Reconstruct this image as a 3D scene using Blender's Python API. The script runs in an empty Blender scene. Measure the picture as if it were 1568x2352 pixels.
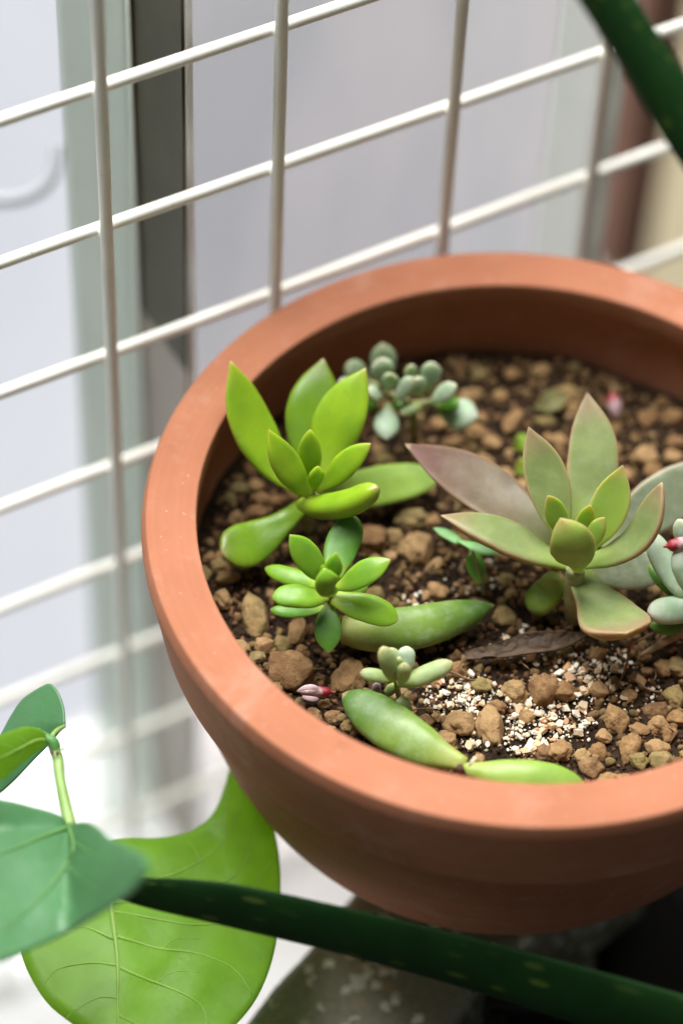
import bpy, bmesh, math, random
from mathutils import Vector, noise, Matrix, Euler

# ------------------------------------------------------------------ camera
sc = bpy.context.scene
FPX, W0, H0 = 6501.26, 1568.0, 2352.0        # focal length in pixels of a 1568 x 2352 view of the photograph
CAM = Vector((-0.04662, -0.47786, 0.56303))
RT = Vector((0.99869917, 0.03890926, 0.03295506))
UP = Vector((-0.05098986, 0.76208565, 0.64546533))
FW = Vector((0.0, 0.64630607, -0.76307828))
cd = bpy.data.cameras.new('camera')
cam = bpy.data.objects.new('camera', cd)
sc.collection.objects.link(cam)
m = Matrix((RT, UP, -FW)).transposed().to_4x4()
m.translation = CAM
cam.matrix_world = m
cd.sensor_fit = 'HORIZONTAL'
cd.sensor_width = 36.0
cd.lens = 36.0 * FPX / W0
cd.clip_start = 0.01
cd.clip_end = 50.0
cd.dof.use_dof = True
cd.dof.focus_distance = 0.732
cd.dof.aperture_fstop = 5.5
cd.dof.aperture_blades = 0
sc.camera = cam

# ------------------------------------------------------------------ light
world = bpy.data.worlds.new('World')
sc.world = world
world.use_nodes = True
bg = world.node_tree.nodes['Background']
bg.inputs['Color'].default_value = (0.97, 1.0, 0.93, 1)
bg.inputs['Strength'].default_value = 0.12


def area(name, loc, target, size, power, color):
    l = bpy.data.lights.new(name, 'AREA')
    l.shape = 'RECTANGLE'
    l.size, l.size_y = size
    l.energy = power
    l.color = color
    o = bpy.data.objects.new(name, l)
    sc.collection.objects.link(o)
    o.location = loc
    o.rotation_euler = (Vector(target) - Vector(loc)).to_track_quat('-Z', 'Y').to_euler()
    return o


area('overhead_daylight', (-0.22, 0.40, 1.10), (-0.03, 0.04, -0.05), (1.0, 0.8), 51.0, (1.0, 0.985, 0.96))

vs = sc.view_settings
sc.display_settings.display_device = 'sRGB'
vs.view_transform = 'Standard'
vs.look = 'None'
vs.exposure = 0.0
vs.gamma = 1.0
vs.use_curve_mapping = False
sc.cycles.use_denoising = True
sc.cycles.max_bounces = 8
sc.cycles.transmission_bounces = 4

RNG = random.Random(11)
COL = sc.collection
SOIL = -0.030


# ------------------------------------------------------------------ pixel helpers (only turn a pixel into a point on a known plane)
def ray(x, y):
    return FW + RT * ((x - W0 / 2) / FPX) - UP * ((y - H0 / 2) / FPX)


def at_z(x, y, z):
    d = ray(x, y)
    return CAM + d * ((z - CAM.z) / d.z)


def soil_at(x, y, h=0.0):
    """h: millimetres above the mean soil level"""
    return at_z(x, y, SOIL + h / 1000.0)


def at_d(x, y, depth):
    return CAM + ray(x, y) * depth


def depth_of(p):
    return (p - CAM).dot(FW)


def mm_per_px(p):
    return depth_of(p) / FPX


# ------------------------------------------------------------------ scene helpers
def tag(o, label=None, cat=None, group=None, kind=None):
    if label:
        o['label'] = label
    if cat:
        o['category'] = cat
    if group:
        o['group'] = group
    if kind:
        o['kind'] = kind
    return o


def thing(name, loc, label, cat, group=None):
    o = bpy.data.objects.new(name, None)
    o.empty_display_size = 0.01
    COL.objects.link(o)
    o.location = loc
    return tag(o, label, cat, group)


def mesh_obj(name, verts, faces, mat, parent=None, smooth=True, origin=None, attr=None, root=None):
    """root: world location of the top-level Empty (vertices are given in world space)"""
    org = Vector(origin) if origin is not None else Vector((0, 0, 0))
    me = bpy.data.meshes.new(name)
    me.from_pydata([tuple(Vector(v) - org) for v in verts], [], faces)
    if attr is not None:
        a = me.attributes.new('lf', 'FLOAT_COLOR', 'POINT')
        flat = [c for q in attr for c in q]
        a.data.foreach_set('color', flat)
    if smooth:
        me.polygons.foreach_set('use_smooth', [True] * len(me.polygons))
    me.materials.append(mat)
    me.validate()
    o = bpy.data.objects.new(name, me)
    COL.objects.link(o)
    o.location = org
    if parent is not None:
        o.parent = parent
        w = Vector((0, 0, 0))
        p = parent
        while p is not None:
            w += p.location
            p = p.parent
        o.location = org - w
    return o


def catmull(pts, n):
    """n+1 samples along a Catmull-Rom through pts (any tuple length)"""
    P = [tuple(p) for p in pts]
    dim = len(P[0])
    ext = [tuple(2 * P[0][k] - P[1][k] for k in range(dim))] + P + [tuple(2 * P[-1][k] - P[-2][k] for k in range(dim))]
    out = []
    segs = len(P) - 1
    for i in range(n + 1):
        t = i / n * segs
        s = min(int(t), segs - 1)
        f = t - s
        a, b, c, d = ext[s:s + 4]
        out.append(tuple(0.5 * ((2 * b[k]) + (-a[k] + c[k]) * f + (2 * a[k] - 5 * b[k] + 4 * c[k] - d[k]) * f * f
                                + (-a[k] + 3 * b[k] - 3 * c[k] + d[k]) * f ** 3) for k in range(dim)))
    return out


def tube(pts, radii, sides=10, caps=True):
    """tube through 3D points with radii; returns verts, faces"""
    verts, faces = [], []
    n = len(pts)
    ref = None
    for i, p in enumerate(pts):
        t = (Vector(pts[min(i + 1, n - 1)]) - Vector(pts[max(i - 1, 0)])).normalized()
        if ref is None:
            ref = t.orthogonal().normalized()
        ref = (ref - t * ref.dot(t)).normalized()
        b = t.cross(ref)
        for k in range(sides):
            a = 2 * math.pi * k / sides
            verts.append(Vector(p) + (ref * math.cos(a) + b * math.sin(a)) * radii[i])
    for i in range(n - 1):
        for k in range(sides):
            faces.append((i * sides + k, i * sides + (k + 1) % sides, (i + 1) * sides + (k + 1) % sides, (i + 1) * sides + k))
    if caps:
        faces.append(tuple(reversed(range(sides))))
        faces.append(tuple(range((n - 1) * sides, n * sides)))
    return verts, faces


def box_verts(o, ax, ay, az):
    """box from corner o and three edge vectors"""
    v = [o, o + ax, o + ax + ay, o + ay, o + az, o + ax + az, o + ax + ay + az, o + ay + az]
    f = [(0, 3, 2, 1), (4, 5, 6, 7), (0, 1, 5, 4), (1, 2, 6, 5), (2, 3, 7, 6), (3, 0, 4, 7)]
    return v, f


def bevel(o, w, seg=2):
    b = o.modifiers.new('bevel', 'BEVEL')
    b.width = w
    b.segments = seg
    return o


# ------------------------------------------------------------------ materials
def new_mat(name):
    m = bpy.data.materials.new(name)
    m.use_nodes = True
    return m, m.node_tree, m.node_tree.nodes['Principled BSDF']


def N(nt, typ, **kw):
    n = nt.nodes.new(typ)
    for k, v in kw.items():
        setattr(n, k, v)
    return n


def mixc(nt, fac, a, b, mode='MIX'):
    n = nt.nodes.new('ShaderNodeMix')
    n.data_type = 'RGBA'
    n.blend_type = mode
    n.clamp_factor = True
    for sock, val in ((n.inputs[0], fac), (n.inputs[6], a), (n.inputs[7], b)):
        if hasattr(val, 'is_output'):
            nt.links.new(val, sock)
        elif isinstance(val, (int, float)):
            sock.default_value = val
        else:
            sock.default_value = (*val, 1) if len(val) == 3 else val
    return n.outputs[2]


def ramp(nt, val, lo, hi, out_lo=0.0, out_hi=1.0, smooth=True):
    n = nt.nodes.new('ShaderNodeMapRange')
    n.interpolation_type = 'SMOOTHSTEP' if smooth else 'LINEAR'
    n.inputs['From Min'].default_value = lo
    n.inputs['From Max'].default_value = hi
    n.inputs['To Min'].default_value = out_lo
    n.inputs['To Max'].default_value = out_hi
    nt.links.new(val, n.inputs['Value'])
    return n.outputs['Result']


def tex_noise(nt, scale, detail=4.0, rough=0.55, vec=None, dist=0.0):
    n = nt.nodes.new('ShaderNodeTexNoise')
    n.inputs['Scale'].default_value = scale
    n.inputs['Detail'].default_value = detail
    n.inputs['Roughness'].default_value = rough
    n.inputs['Distortion'].default_value = dist
    if vec is None:
        g = nt.nodes.new('ShaderNodeNewGeometry')
        vec = g.outputs['Position']
    nt.links.new(vec, n.inputs['Vector'])
    return n.outputs['Fac']


def bump(nt, bsdf, height, strength, dist=0.001):
    b = nt.nodes.new('ShaderNodeBump')
    b.inputs['Strength'].default_value = strength
    b.inputs['Distance'].default_value = dist
    nt.links.new(height, b.inputs['Height'])
    nt.links.new(b.outputs['Normal'], bsdf.inputs['Normal'])


def mul(nt, a, b):
    n = nt.nodes.new('ShaderNodeMath')
    n.operation = 'MULTIPLY'
    for s, v in ((n.inputs[0], a), (n.inputs[1], b)):
        if hasattr(v, 'is_output'):
            nt.links.new(v, s)
        else:
            s.default_value = v
    return n.outputs[0]


def succulent_mat(name, base, deep, root, tip, edge, tip_from=0.7, tip_amt=0.8, edge_amt=0.7, edge_from=0.86,
                  rough=0.42, sss=0.35, powder=0.0, spots=0.3, under=None, blemish=0.4, spec=0.4, mucro=(0.40, 0.30, 0.16)):
    m, nt, b = new_mat(name)
    a = N(nt, 'ShaderNodeAttribute', attribute_name='lf')
    sp = N(nt, 'ShaderNodeSeparateColor')
    nt.links.new(a.outputs['Color'], sp.inputs[0])
    u, lat, top = sp.outputs[0], sp.outputs[1], sp.outputs[2]
    big = tex_noise(nt, 95, 3)
    fine = tex_noise(nt, 900, 3)
    c = mixc(nt, ramp(nt, big, 0.35, 0.68), base, deep)
    if under is not None:
        c = mixc(nt, ramp(nt, top, 0.55, 0.3), c, under)
    c = mixc(nt, ramp(nt, u, 0.38, 0.0), c, root)
    tn = nt.nodes.new('ShaderNodeMath')
    tn.operation = 'MULTIPLY_ADD'
    nt.links.new(big, tn.inputs[0])
    tn.inputs[1].default_value = 0.22
    nt.links.new(u, tn.inputs[2])
    c = mixc(nt, mul(nt, ramp(nt, tn.outputs[0], tip_from + 0.11, 1.1), tip_amt), c, tip)
    c = mixc(nt, mul(nt, mul(nt, ramp(nt, lat, edge_from, 1.0), ramp(nt, u, 0.1, 0.45)), edge_amt), c, edge)
    c = mixc(nt, mul(nt, ramp(nt, u, 0.955, 0.985), tip_amt * 0.8), c, mucro)
    if powder > 0:
        pw = mul(nt, ramp(nt, tex_noise(nt, 260, 5, 0.7), 0.42, 0.75), powder)
        c = mixc(nt, pw, c, (0.62, 0.68, 0.62))
    c = mixc(nt, mul(nt, ramp(nt, fine, 0.62, 0.8), spots), c, tuple(x * 0.55 for x in deep))
    blem = mul(nt, ramp(nt, tex_noise(nt, 210, 5, 0.7, dist=0.4), 0.63, 0.74), blemish)
    c = mixc(nt, blem, c, (0.24, 0.17, 0.07))
    # a few tiny dark specks
    v = N(nt, 'ShaderNodeTexVoronoi')
    v.inputs['Scale'].default_value = 130
    g = N(nt, 'ShaderNodeNewGeometry')
    nt.links.new(g.outputs['Position'], v.inputs['Vector'])
    c = mixc(nt, mul(nt, ramp(nt, v.outputs['Distance'], 0.06, 0.03), 0.5), c, (0.05, 0.05, 0.015))
    nt.links.new(c, b.inputs['Base Color'])
    b.inputs['Roughness'].default_value = rough
    b.inputs['Specular IOR Level'].default_value = spec
    b.inputs['Subsurface Weight'].default_value = min(1.0, sss * 1.6)
    b.inputs['Subsurface Radius'].default_value = (0.9, 1.0, 0.25)
    b.inputs['Subsurface Scale'].default_value = 0.0045
    r = ramp(nt, big, 0.3, 0.75, rough - 0.07, rough + 0.12)
    nt.links.new(r, b.inputs['Roughness'])
    bump(nt, b, fine, 0.12, 0.0004)
    return m


M = {}
M['lime'] = succulent_mat('lime_succulent', (0.245, 0.40, 0.016), (0.18, 0.325, 0.012), (0.34, 0.46, 0.045), (0.30, 0.36, 0.03),
                          (0.34, 0.38, 0.05), tip_from=0.8, tip_amt=0.65, edge_amt=0.45, rough=0.33, sss=0.45, spots=0.12)
M['darklime'] = succulent_mat('deep_lime_succulent', (0.135, 0.255, 0.011), (0.10, 0.205, 0.009), (0.18, 0.30, 0.02), (0.13, 0.17, 0.015),
                              (0.20, 0.25, 0.03), tip_from=0.72, tip_amt=0.7, edge_amt=0.5, rough=0.32, sss=0.4, spots=0.15)
M['pale_lime'] = succulent_mat('pale_green_succulent', (0.26, 0.39, 0.07), (0.20, 0.33, 0.045), (0.32, 0.40, 0.09), (0.15, 0.26, 0.04),
                               (0.28, 0.36, 0.08), tip_from=0.75, tip_amt=0.5, edge_amt=0.3, rough=0.4, sss=0.4, spots=0.12)
M['leafgreen'] = succulent_mat('bright_green_succulent', (0.19, 0.36, 0.024), (0.125, 0.28, 0.020), (0.33, 0.45, 0.055), (0.16, 0.32, 0.02),
                               (0.28, 0.42, 0.05), tip_from=0.8, tip_amt=0.5, edge_amt=0.35, rough=0.36, sss=0.4, spots=0.2)
M['darkgreen'] = succulent_mat('deep_green_succulent', (0.10, 0.25, 0.03), (0.07, 0.19, 0.02), (0.22, 0.36, 0.05), (0.10, 0.22, 0.02),
                               (0.16, 0.30, 0.04), tip_from=0.8, tip_amt=0.4, edge_amt=0.3, rough=0.4, sss=0.3, spots=0.2)
M['mother'] = succulent_mat('lying_leaf_green', (0.165, 0.265, 0.042), (0.12, 0.21, 0.028), (0.33, 0.38, 0.09), (0.05, 0.13, 0.018),
                            (0.20, 0.32, 0.05), tip_from=0.45, tip_amt=0.8, edge_amt=0.2, rough=0.42, sss=0.3, spots=0.3, powder=0.14)
M['olive'] = succulent_mat('olive_succulent', (0.20, 0.245, 0.085), (0.145, 0.195, 0.06), (0.26, 0.37, 0.075), (0.27, 0.155, 0.105),
                           (0.38, 0.22, 0.13), tip_from=0.68, tip_amt=0.75, edge_amt=0.7, edge_from=0.82, spec=0.3, rough=0.46, sss=0.3,
                           powder=0.06, spots=0.2, under=(0.27, 0.25, 0.065))
M['bronze'] = succulent_mat('bronze_succulent', (0.125, 0.095, 0.045), (0.095, 0.068, 0.036), (0.18, 0.21, 0.06), (0.14, 0.062, 0.050),
                            (0.30, 0.175, 0.12), tip_from=0.42, tip_amt=0.9, edge_amt=0.65, edge_from=0.84, spec=0.3, rough=0.42, sss=0.2,
                            powder=0.05, spots=0.25)
M['youngolive'] = succulent_mat('young_olive_succulent', (0.29, 0.41, 0.065), (0.24, 0.36, 0.055), (0.34, 0.46, 0.07), (0.36, 0.23, 0.11),
                                (0.40, 0.27, 0.12), tip_from=0.78, tip_amt=0.7, edge_amt=0.7, edge_from=0.82, rough=0.44, sss=0.35,
                                powder=0.05, spots=0.15)
M['greygreen'] = succulent_mat('grey_green_succulent', (0.17, 0.20, 0.115), (0.14, 0.175, 0.10), (0.28, 0.32, 0.16), (0.28, 0.22, 0.17),
                               (0.48, 0.36, 0.29), tip_from=0.7, tip_amt=0.5, edge_amt=0.7, rough=0.5, sss=0.25, powder=0.18, spots=0.1)
M['powder'] = succulent_mat('blue_powdery_succulent', (0.36, 0.47, 0.33), (0.28, 0.41, 0.26), (0.26, 0.34, 0.10), (0.52, 0.50, 0.42),
                            (0.48, 0.44, 0.38), tip_from=0.72, tip_amt=0.55, edge_amt=0.25, rough=0.5, sss=0.3, powder=0.45, spots=0.1,
                            under=(0.26, 0.36, 0.12))
M['dimpowder'] = succulent_mat('dull_powdery_succulent', (0.25, 0.33, 0.19), (0.19, 0.27, 0.15), (0.20, 0.27, 0.10), (0.34, 0.33, 0.25),
                               (0.26, 0.26, 0.18), tip_from=0.72, tip_amt=0.5, edge_amt=0.2, rough=0.5, sss=0.25, powder=0.2, spots=0.1)
M['baby'] = succulent_mat('young_blue_succulent', (0.30, 0.38, 0.16), (0.24, 0.33, 0.13), (0.26, 0.36, 0.07), (0.33, 0.27, 0.13),
                          (0.36, 0.32, 0.18), tip_from=0.74, tip_amt=0.6, edge_amt=0.3, rough=0.46, sss=0.35, powder=0.22, spots=0.22)


def simple(name, col, rough=0.6, var=0.25, scale=200, sss=0.0, spec=0.4, bstr=0.0, bscale=600, metal=0.0, col2=None):
    m, nt, b = new_mat(name)
    n = tex_noise(nt, scale, 4, 0.6)
    c = mixc(nt, ramp(nt, n, 0.35, 0.7), col, col2 if col2 else tuple(x * (1 - var) for x in col))
    nt.links.new(c, b.inputs['Base Color'])
    b.inputs['Roughness'].default_value = rough
    b.inputs['Specular IOR Level'].default_value = spec
    b.inputs['Metallic'].default_value = metal
    b.inputs['Subsurface Weight'].default_value = min(1.0, sss * 1.6)
    b.inputs['Subsurface Scale'].default_value = 0.002
    if bstr:
        bump(nt, b, tex_noise(nt, bscale, 5, 0.65), bstr, 0.0006)
    return m


def terracotta():
    m, nt, b = new_mat('terracotta')
    big = tex_noise(nt, 22, 4)
    mid = tex_noise(nt, 140, 5, 0.65)
    fine = tex_noise(nt, 1400, 3, 0.6)
    # turning marks: noise stretched along the wheel direction (height bands)
    g = N(nt, 'ShaderNodeNewGeometry')
    sx = N(nt, 'ShaderNodeSeparateXYZ')
    nt.links.new(g.outputs['Position'], sx.inputs[0])
    ln = N(nt, 'ShaderNodeVectorMath', operation='LENGTH')
    cx = N(nt, 'ShaderNodeCombineXYZ')
    nt.links.new(sx.outputs[0], cx.inputs[0])
    nt.links.new(sx.outputs[1], cx.inputs[1])
    nt.links.new(cx.outputs[0], ln.inputs[0])
    c2 = N(nt, 'ShaderNodeCombineXYZ')
    nt.links.new(ln.outputs['Value'], c2.inputs[0])
    nt.links.new(sx.outputs[2], c2.inputs[1])
    rings = tex_noise(nt, 420, 3, 0.6, vec=c2.outputs[0])
    c = mixc(nt, ramp(nt, big, 0.3, 0.7), (0.385, 0.157, 0.089), (0.330, 0.130, 0.070))
    c = mixc(nt, mul(nt, ramp(nt, rings, 0.4, 0.75), 0.35), c, (0.45, 0.19, 0.108))
    c = mixc(nt, mul(nt, ramp(nt, mid, 0.52, 0.78), 0.4), c, (0.44, 0.225, 0.155))
    c = mixc(nt, mul(nt, ramp(nt, fine, 0.58, 0.75), 0.22), c, (0.30, 0.115, 0.06))
    v = N(nt, 'ShaderNodeTexVoronoi')
    v.inputs['Scale'].default_value = 260
    nt.links.new(g.outputs['Position'], v.inputs['Vector'])
    c = mixc(nt, mul(nt, ramp(nt, v.outputs['Distance'], 0.12, 0.05), 0.35), c, (0.58, 0.40, 0.32))
    st = mul(nt, ramp(nt, tex_noise(nt, 38, 6, 0.7, dist=0.6), 0.53, 0.75), 0.42)
    c = mixc(nt, st, c, (0.50, 0.30, 0.23))
    sm = mul(nt, ramp(nt, tex_noise(nt, 75, 6, 0.75), 0.58, 0.74), 0.5)
    c = mixc(nt, sm, c, (0.25, 0.105, 0.055))
    nt.links.new(c, b.inputs['Base Color'])
    b.inputs['Roughness'].default_value = 0.85
    b.inputs['Specular IOR Level'].default_value = 0.15
    ad = nt.nodes.new('ShaderNodeMath')
    ad.operation = 'ADD'
    nt.links.new(mul(nt, rings, 0.6), ad.inputs[0])
    nt.links.new(fine, ad.inputs[1])
    bump(nt, b, ad.outputs[0], 0.22, 0.0004)
    return m


M['terracotta'] = terracotta()


def wire_paint():
    m, nt, b = new_mat('cream_wire_paint')
    n = tex_noise(nt, 60, 4)
    f = tex_noise(nt, 520, 4, 0.7)
    c = mixc(nt, ramp(nt, n, 0.35, 0.7), (0.90, 0.90, 0.83), (0.85, 0.84, 0.76))
    c = mixc(nt, mul(nt, ramp(nt, f, 0.63, 0.72), 0.5), c, (0.36, 0.29, 0.18))
    nt.links.new(c, b.inputs['Base Color'])
    b.inputs['Roughness'].default_value = 0.34
    bump(nt, b, n, 0.1, 0.0004)
    return m


M['wire'] = wire_paint()
M['frame'] = simple('pale_green_frame_paint', (0.80, 0.84, 0.78), 0.4, 0.06, 30, bstr=0.05)
M['frame_white'] = simple('white_frame_paint', (0.80, 0.81, 0.81), 0.4, 0.05, 30)
M['sill'] = simple('white_sill', (0.90, 0.90, 0.90), 0.6, 0.03, 20)
M['mullion_glare'] = simple('mullion_glare_tone', (0.36, 0.31, 0.27), 0.4, 0.25, 18)  # reflections of pot and sill put into the colour
M['dark_paint'] = simple('dark_olive_gloss_paint', (0.075, 0.066, 0.036), 0.4, 0.25, 40, bstr=0.10, bscale=900, spec=0.18)


def pane_mat(name, a, b_, scale):
    """tinted window glass: lets most of the daylight through, a little gloss on top"""
    m, nt, b = new_mat(name)
    g = N(nt, 'ShaderNodeNewGeometry')
    mp = N(nt, 'ShaderNodeMapping')
    mp.inputs['Rotation'].default_value = (0, 0, -math.radians(31.17))
    mp.inputs['Scale'].default_value = (1.6, 1, 0.55)
    nt.links.new(g.outputs['Position'], mp.inputs['Vector'])
    n = tex_noise(nt, scale, 2.0, 0.5, vec=mp.outputs[0])
    c = mixc(nt, ramp(nt, n, 0.32, 0.68), a, b_)
    t = N(nt, 'ShaderNodeBsdfTransparent')
    nt.links.new(c, t.inputs['Color'])
    b.inputs['Base Color'].default_value = (0.30, 0.30, 0.30, 1)
    b.inputs['Roughness'].default_value = 0.3
    mx = N(nt, 'ShaderNodeMixShader')
    mx.inputs[0].default_value = 0.05
    nt.links.new(t.outputs[0], mx.inputs[1])
    nt.links.new(b.outputs[0], mx.inputs[2])
    nt.links.new(mx.outputs[0], nt.nodes['Material Output'].inputs['Surface'])
    return m


def sq(*c):
    return tuple(math.sqrt(x) for x in c)      # a pane is crossed twice, by its front and its back face


M['pane_white'] = pane_mat('clear_pane', sq(0.94, 0.95, 0.97), sq(0.88, 0.90, 0.93), 9)
M['mullion_face_lit'] = pane_mat('see_through_mullion_face', sq(0.76, 0.80, 0.75), sq(0.68, 0.73, 0.68), 12)
M['jamb_face_lit'] = pane_mat('see_through_jamb_face', sq(0.97, 0.97, 0.97), sq(0.92, 0.93, 0.94), 12)
M['pane_grey'] = pane_mat('grey_pane', sq(0.74, 0.69, 0.675), sq(0.61, 0.60, 0.595), 16)


def sky_mat():
    m, nt, b = new_mat('overcast_sky')
    e = N(nt, 'ShaderNodeEmission')
    n = tex_noise(nt, 2.2, 2.0, 0.5)
    c = mixc(nt, ramp(nt, n, 0.3, 0.7), (0.87, 0.87, 0.89), (0.79, 0.80, 0.84))
    nt.links.new(c, e.inputs['Color'])
    e.inputs['Strength'].default_value = 1.08
    nt.links.new(e.outputs[0], nt.nodes['Material Output'].inputs['Surface'])
    return m


M['sky'] = sky_mat()


def soil_mat():
    m, nt, b = new_mat('potting_soil')
    a = tex_noise(nt, 260, 6, 0.7)
    c2 = tex_noise(nt, 1500, 4, 0.7)
    c = mixc(nt, ramp(nt, a, 0.35, 0.7), (0.013, 0.0075, 0.0045), (0.044, 0.025, 0.013))
    c = mixc(nt, mul(nt, ramp(nt, c2, 0.6, 0.75), 0.5), c, (0.10, 0.06, 0.03))
    nt.links.new(c, b.inputs['Base Color'])
    b.inputs['Roughness'].default_value = 0.95
    b.inputs['Specular IOR Level'].default_value = 0.2
    bump(nt, b, a, 0.9, 0.002)
    return m


M['soil'] = soil_mat()


def pebble_mat():
    m, nt, b = new_mat('clay_pebble')
    oi = N(nt, 'ShaderNodeObjectInfo')
    tc = N(nt, 'ShaderNodeTexCoord')
    a = tex_noise(nt, 300, 5, 0.7)
    f = tex_noise(nt, 1300, 4, 0.75)
    cr = N(nt, 'ShaderNodeValToRGB')
    cr.color_ramp.interpolation = 'LINEAR'
    e = cr.color_ramp.elements
    e[0].position = 0.0
    e[0].color = (0.16, 0.085, 0.038, 1)
    e[1].position = 1.0
    e[1].color = (0.22, 0.165, 0.075, 1)
    for p, col in ((0.2, (0.23, 0.125, 0.052)), (0.45, (0.30, 0.18, 0.078)), (0.7, (0.34, 0.215, 0.10)), (0.88, (0.22, 0.175, 0.062))):
        q = cr.color_ramp.elements.new(p)
        q.color = (*col, 1)
    nt.links.new(oi.outputs['Random'], cr.inputs[0])
    c = mixc(nt, mul(nt, ramp(nt, a, 0.4, 0.72), 0.55), cr.outputs[0], (0.42, 0.27, 0.13))
    c = mixc(nt, mul(nt, ramp(nt, a, 0.48, 0.25), 0.6), c, (0.11, 0.06, 0.028))
    c = mixc(nt, mul(nt, ramp(nt, f, 0.56, 0.70), 0.65), c, (0.085, 0.045, 0.022))
    nt.links.new(c, b.inputs['Base Color'])
    b.inputs['Roughness'].default_value = 0.92
    b.inputs['Specular IOR Level'].default_value = 0.25
    ad = nt.nodes.new('ShaderNodeMath')
    ad.operation = 'SUBTRACT'
    nt.links.new(a, ad.inputs[0])
    nt.links.new(mul(nt, f, 0.5), ad.inputs[1])
    bump(nt, b, ad.outputs[0], 0.8, 0.001)
    return m


M['pebble'] = pebble_mat()


def crumb_mat():
    m, nt, b = new_mat('soil_crumb')
    g = N(nt, 'ShaderNodeNewGeometry')
    cr = N(nt, 'ShaderNodeValToRGB')
    e = cr.color_ramp.elements
    e[0].color = (0.018, 0.010, 0.006, 1)
    e[1].color = (0.26, 0.14, 0.065, 1)
    for p, col in ((0.5, (0.035, 0.02, 0.011)), (0.72, (0.10, 0.055, 0.028)), (0.88, (0.19, 0.10, 0.045))):
        q = cr.color_ramp.elements.new(p)
        q.color = (*col, 1)
    nt.links.new(g.outputs['Random Per Island'], cr.inputs[0])
    nt.links.new(cr.outputs[0], b.inputs['Base Color'])
    b.inputs['Roughness'].default_value = 0.95
    b.inputs['Specular IOR Level'].default_value = 0.15
    return m


M['crumb'] = crumb_mat()


def gravel_mat():
    m, nt, b = new_mat('fine_gravel')
    g = N(nt, 'ShaderNodeNewGeometry')
    cr = N(nt, 'ShaderNodeValToRGB')
    e = cr.color_ramp.elements
    e[0].color = (0.10, 0.055, 0.026, 1)
    e[1].color = (0.34, 0.22, 0.11, 1)
    for p, col in ((0.3, (0.17, 0.095, 0.042)), (0.6, (0.25, 0.15, 0.068)), (0.8, (0.21, 0.155, 0.06))):
        q = cr.color_ramp.elements.new(p)
        q.color = (*col, 1)
    nt.links.new(g.outputs['Random Per Island'], cr.inputs[0])
    f = tex_noise(nt, 1300, 4, 0.75)
    c = mixc(nt, mul(nt, ramp(nt, f, 0.5, 0.68), 0.7), cr.outputs[0], (0.06, 0.033, 0.016))
    nt.links.new(c, b.inputs['Base Color'])
    b.inputs['Roughness'].default_value = 0.95
    b.inputs['Specular IOR Level'].default_value = 0.2
    bump(nt, b, f, 0.8, 0.001)
    return m


M['gravel'] = gravel_mat()


def chip_mat(name, per_island):
    m, nt, b = new_mat(name)
    if per_island:
        src = N(nt, 'ShaderNodeNewGeometry').outputs['Random Per Island']
    else:
        src = N(nt, 'ShaderNodeObjectInfo').outputs['Random']
    cr = N(nt, 'ShaderNodeValToRGB')
    e = cr.color_ramp.elements
    e[0].color = (0.72, 0.68, 0.57, 1)
    e[1].color = (0.50, 0.25, 0.12, 1)
    for p, col in ((0.42, (0.70, 0.63, 0.49)), (0.64, (0.60, 0.47, 0.30)), (0.82, (0.50, 0.33, 0.18))):
        q = cr.color_ramp.elements.new(p)
        q.color = (*col, 1)
    nt.links.new(src, cr.inputs[0])
    n = tex_noise(nt, 900, 3)
    c = mixc(nt, mul(nt, ramp(nt, n, 0.55, 0.75), 0.3), cr.outputs[0], (0.45, 0.36, 0.24))
    nt.links.new(c, b.inputs['Base Color'])
    b.inputs['Roughness'].default_value = 0.7
    b.inputs['Subsurface Weight'].default_value = 0.0
    return m


M['chip'] = chip_mat('white_grit_chip', False)
M['dust'] = chip_mat('white_grit_dust', True)


def terrazzo():
    m, nt, b = new_mat('terrazzo')
    g = N(nt, 'ShaderNodeNewGeometry')
    base_n = tex_noise(nt, 500, 4, 0.7)
    c = mixc(nt, ramp(nt, base_n, 0.35, 0.7), (0.20, 0.195, 0.145), (0.28, 0.27, 0.205))
    for scale, thr, seed, col in ((125, 0.30, 0.0, (0.75, 0.75, 0.68)), (200, 0.26, 3.0, (0.80, 0.78, 0.72)), (130, 0.22, 7.0, (0.34, 0.27, 0.18))):
        mp = N(nt, 'ShaderNodeMapping')
        mp.inputs['Location'].default_value = (seed, seed * 0.7, 0)
        nt.links.new(g.outputs['Position'], mp.inputs['Vector'])
        wob = N(nt, 'ShaderNodeTexNoise')
        wob.inputs['Scale'].default_value = 420
        nt.links.new(mp.outputs[0], wob.inputs['Vector'])
        mx = N(nt, 'ShaderNodeMix', data_type='VECTOR')
        mx.inputs[0].default_value = 0.003
        nt.links.new(mp.outputs[0], mx.inputs[4])
        nt.links.new(wob.outputs['Color'], mx.inputs[5])
        v = N(nt, 'ShaderNodeTexVoronoi', distance='CHEBYCHEV')
        v.inputs['Scale'].default_value = scale
        nt.links.new(mx.outputs[1], v.inputs['Vector'])
        sp = N(nt, 'ShaderNodeSeparateColor')
        nt.links.new(v.outputs['Color'], sp.inputs[0])
        keep = ramp(nt, sp.outputs[0], 0.45, 0.47)
        shape = ramp(nt, v.outputs['Distance'], thr + 0.02, thr - 0.02)
        c = mixc(nt, mul(nt, mul(nt, keep, shape), ramp(nt, sp.outputs[1], 0, 1, 0.45, 1.0)), c, col)
    nt.links.new(c, b.inputs['Base Color'])
    b.inputs['Roughness'].default_value = 0.6
    bump(nt, b, base_n, 0.1, 0.0005)
    return m


M['terrazzo'] = terrazzo()


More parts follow.
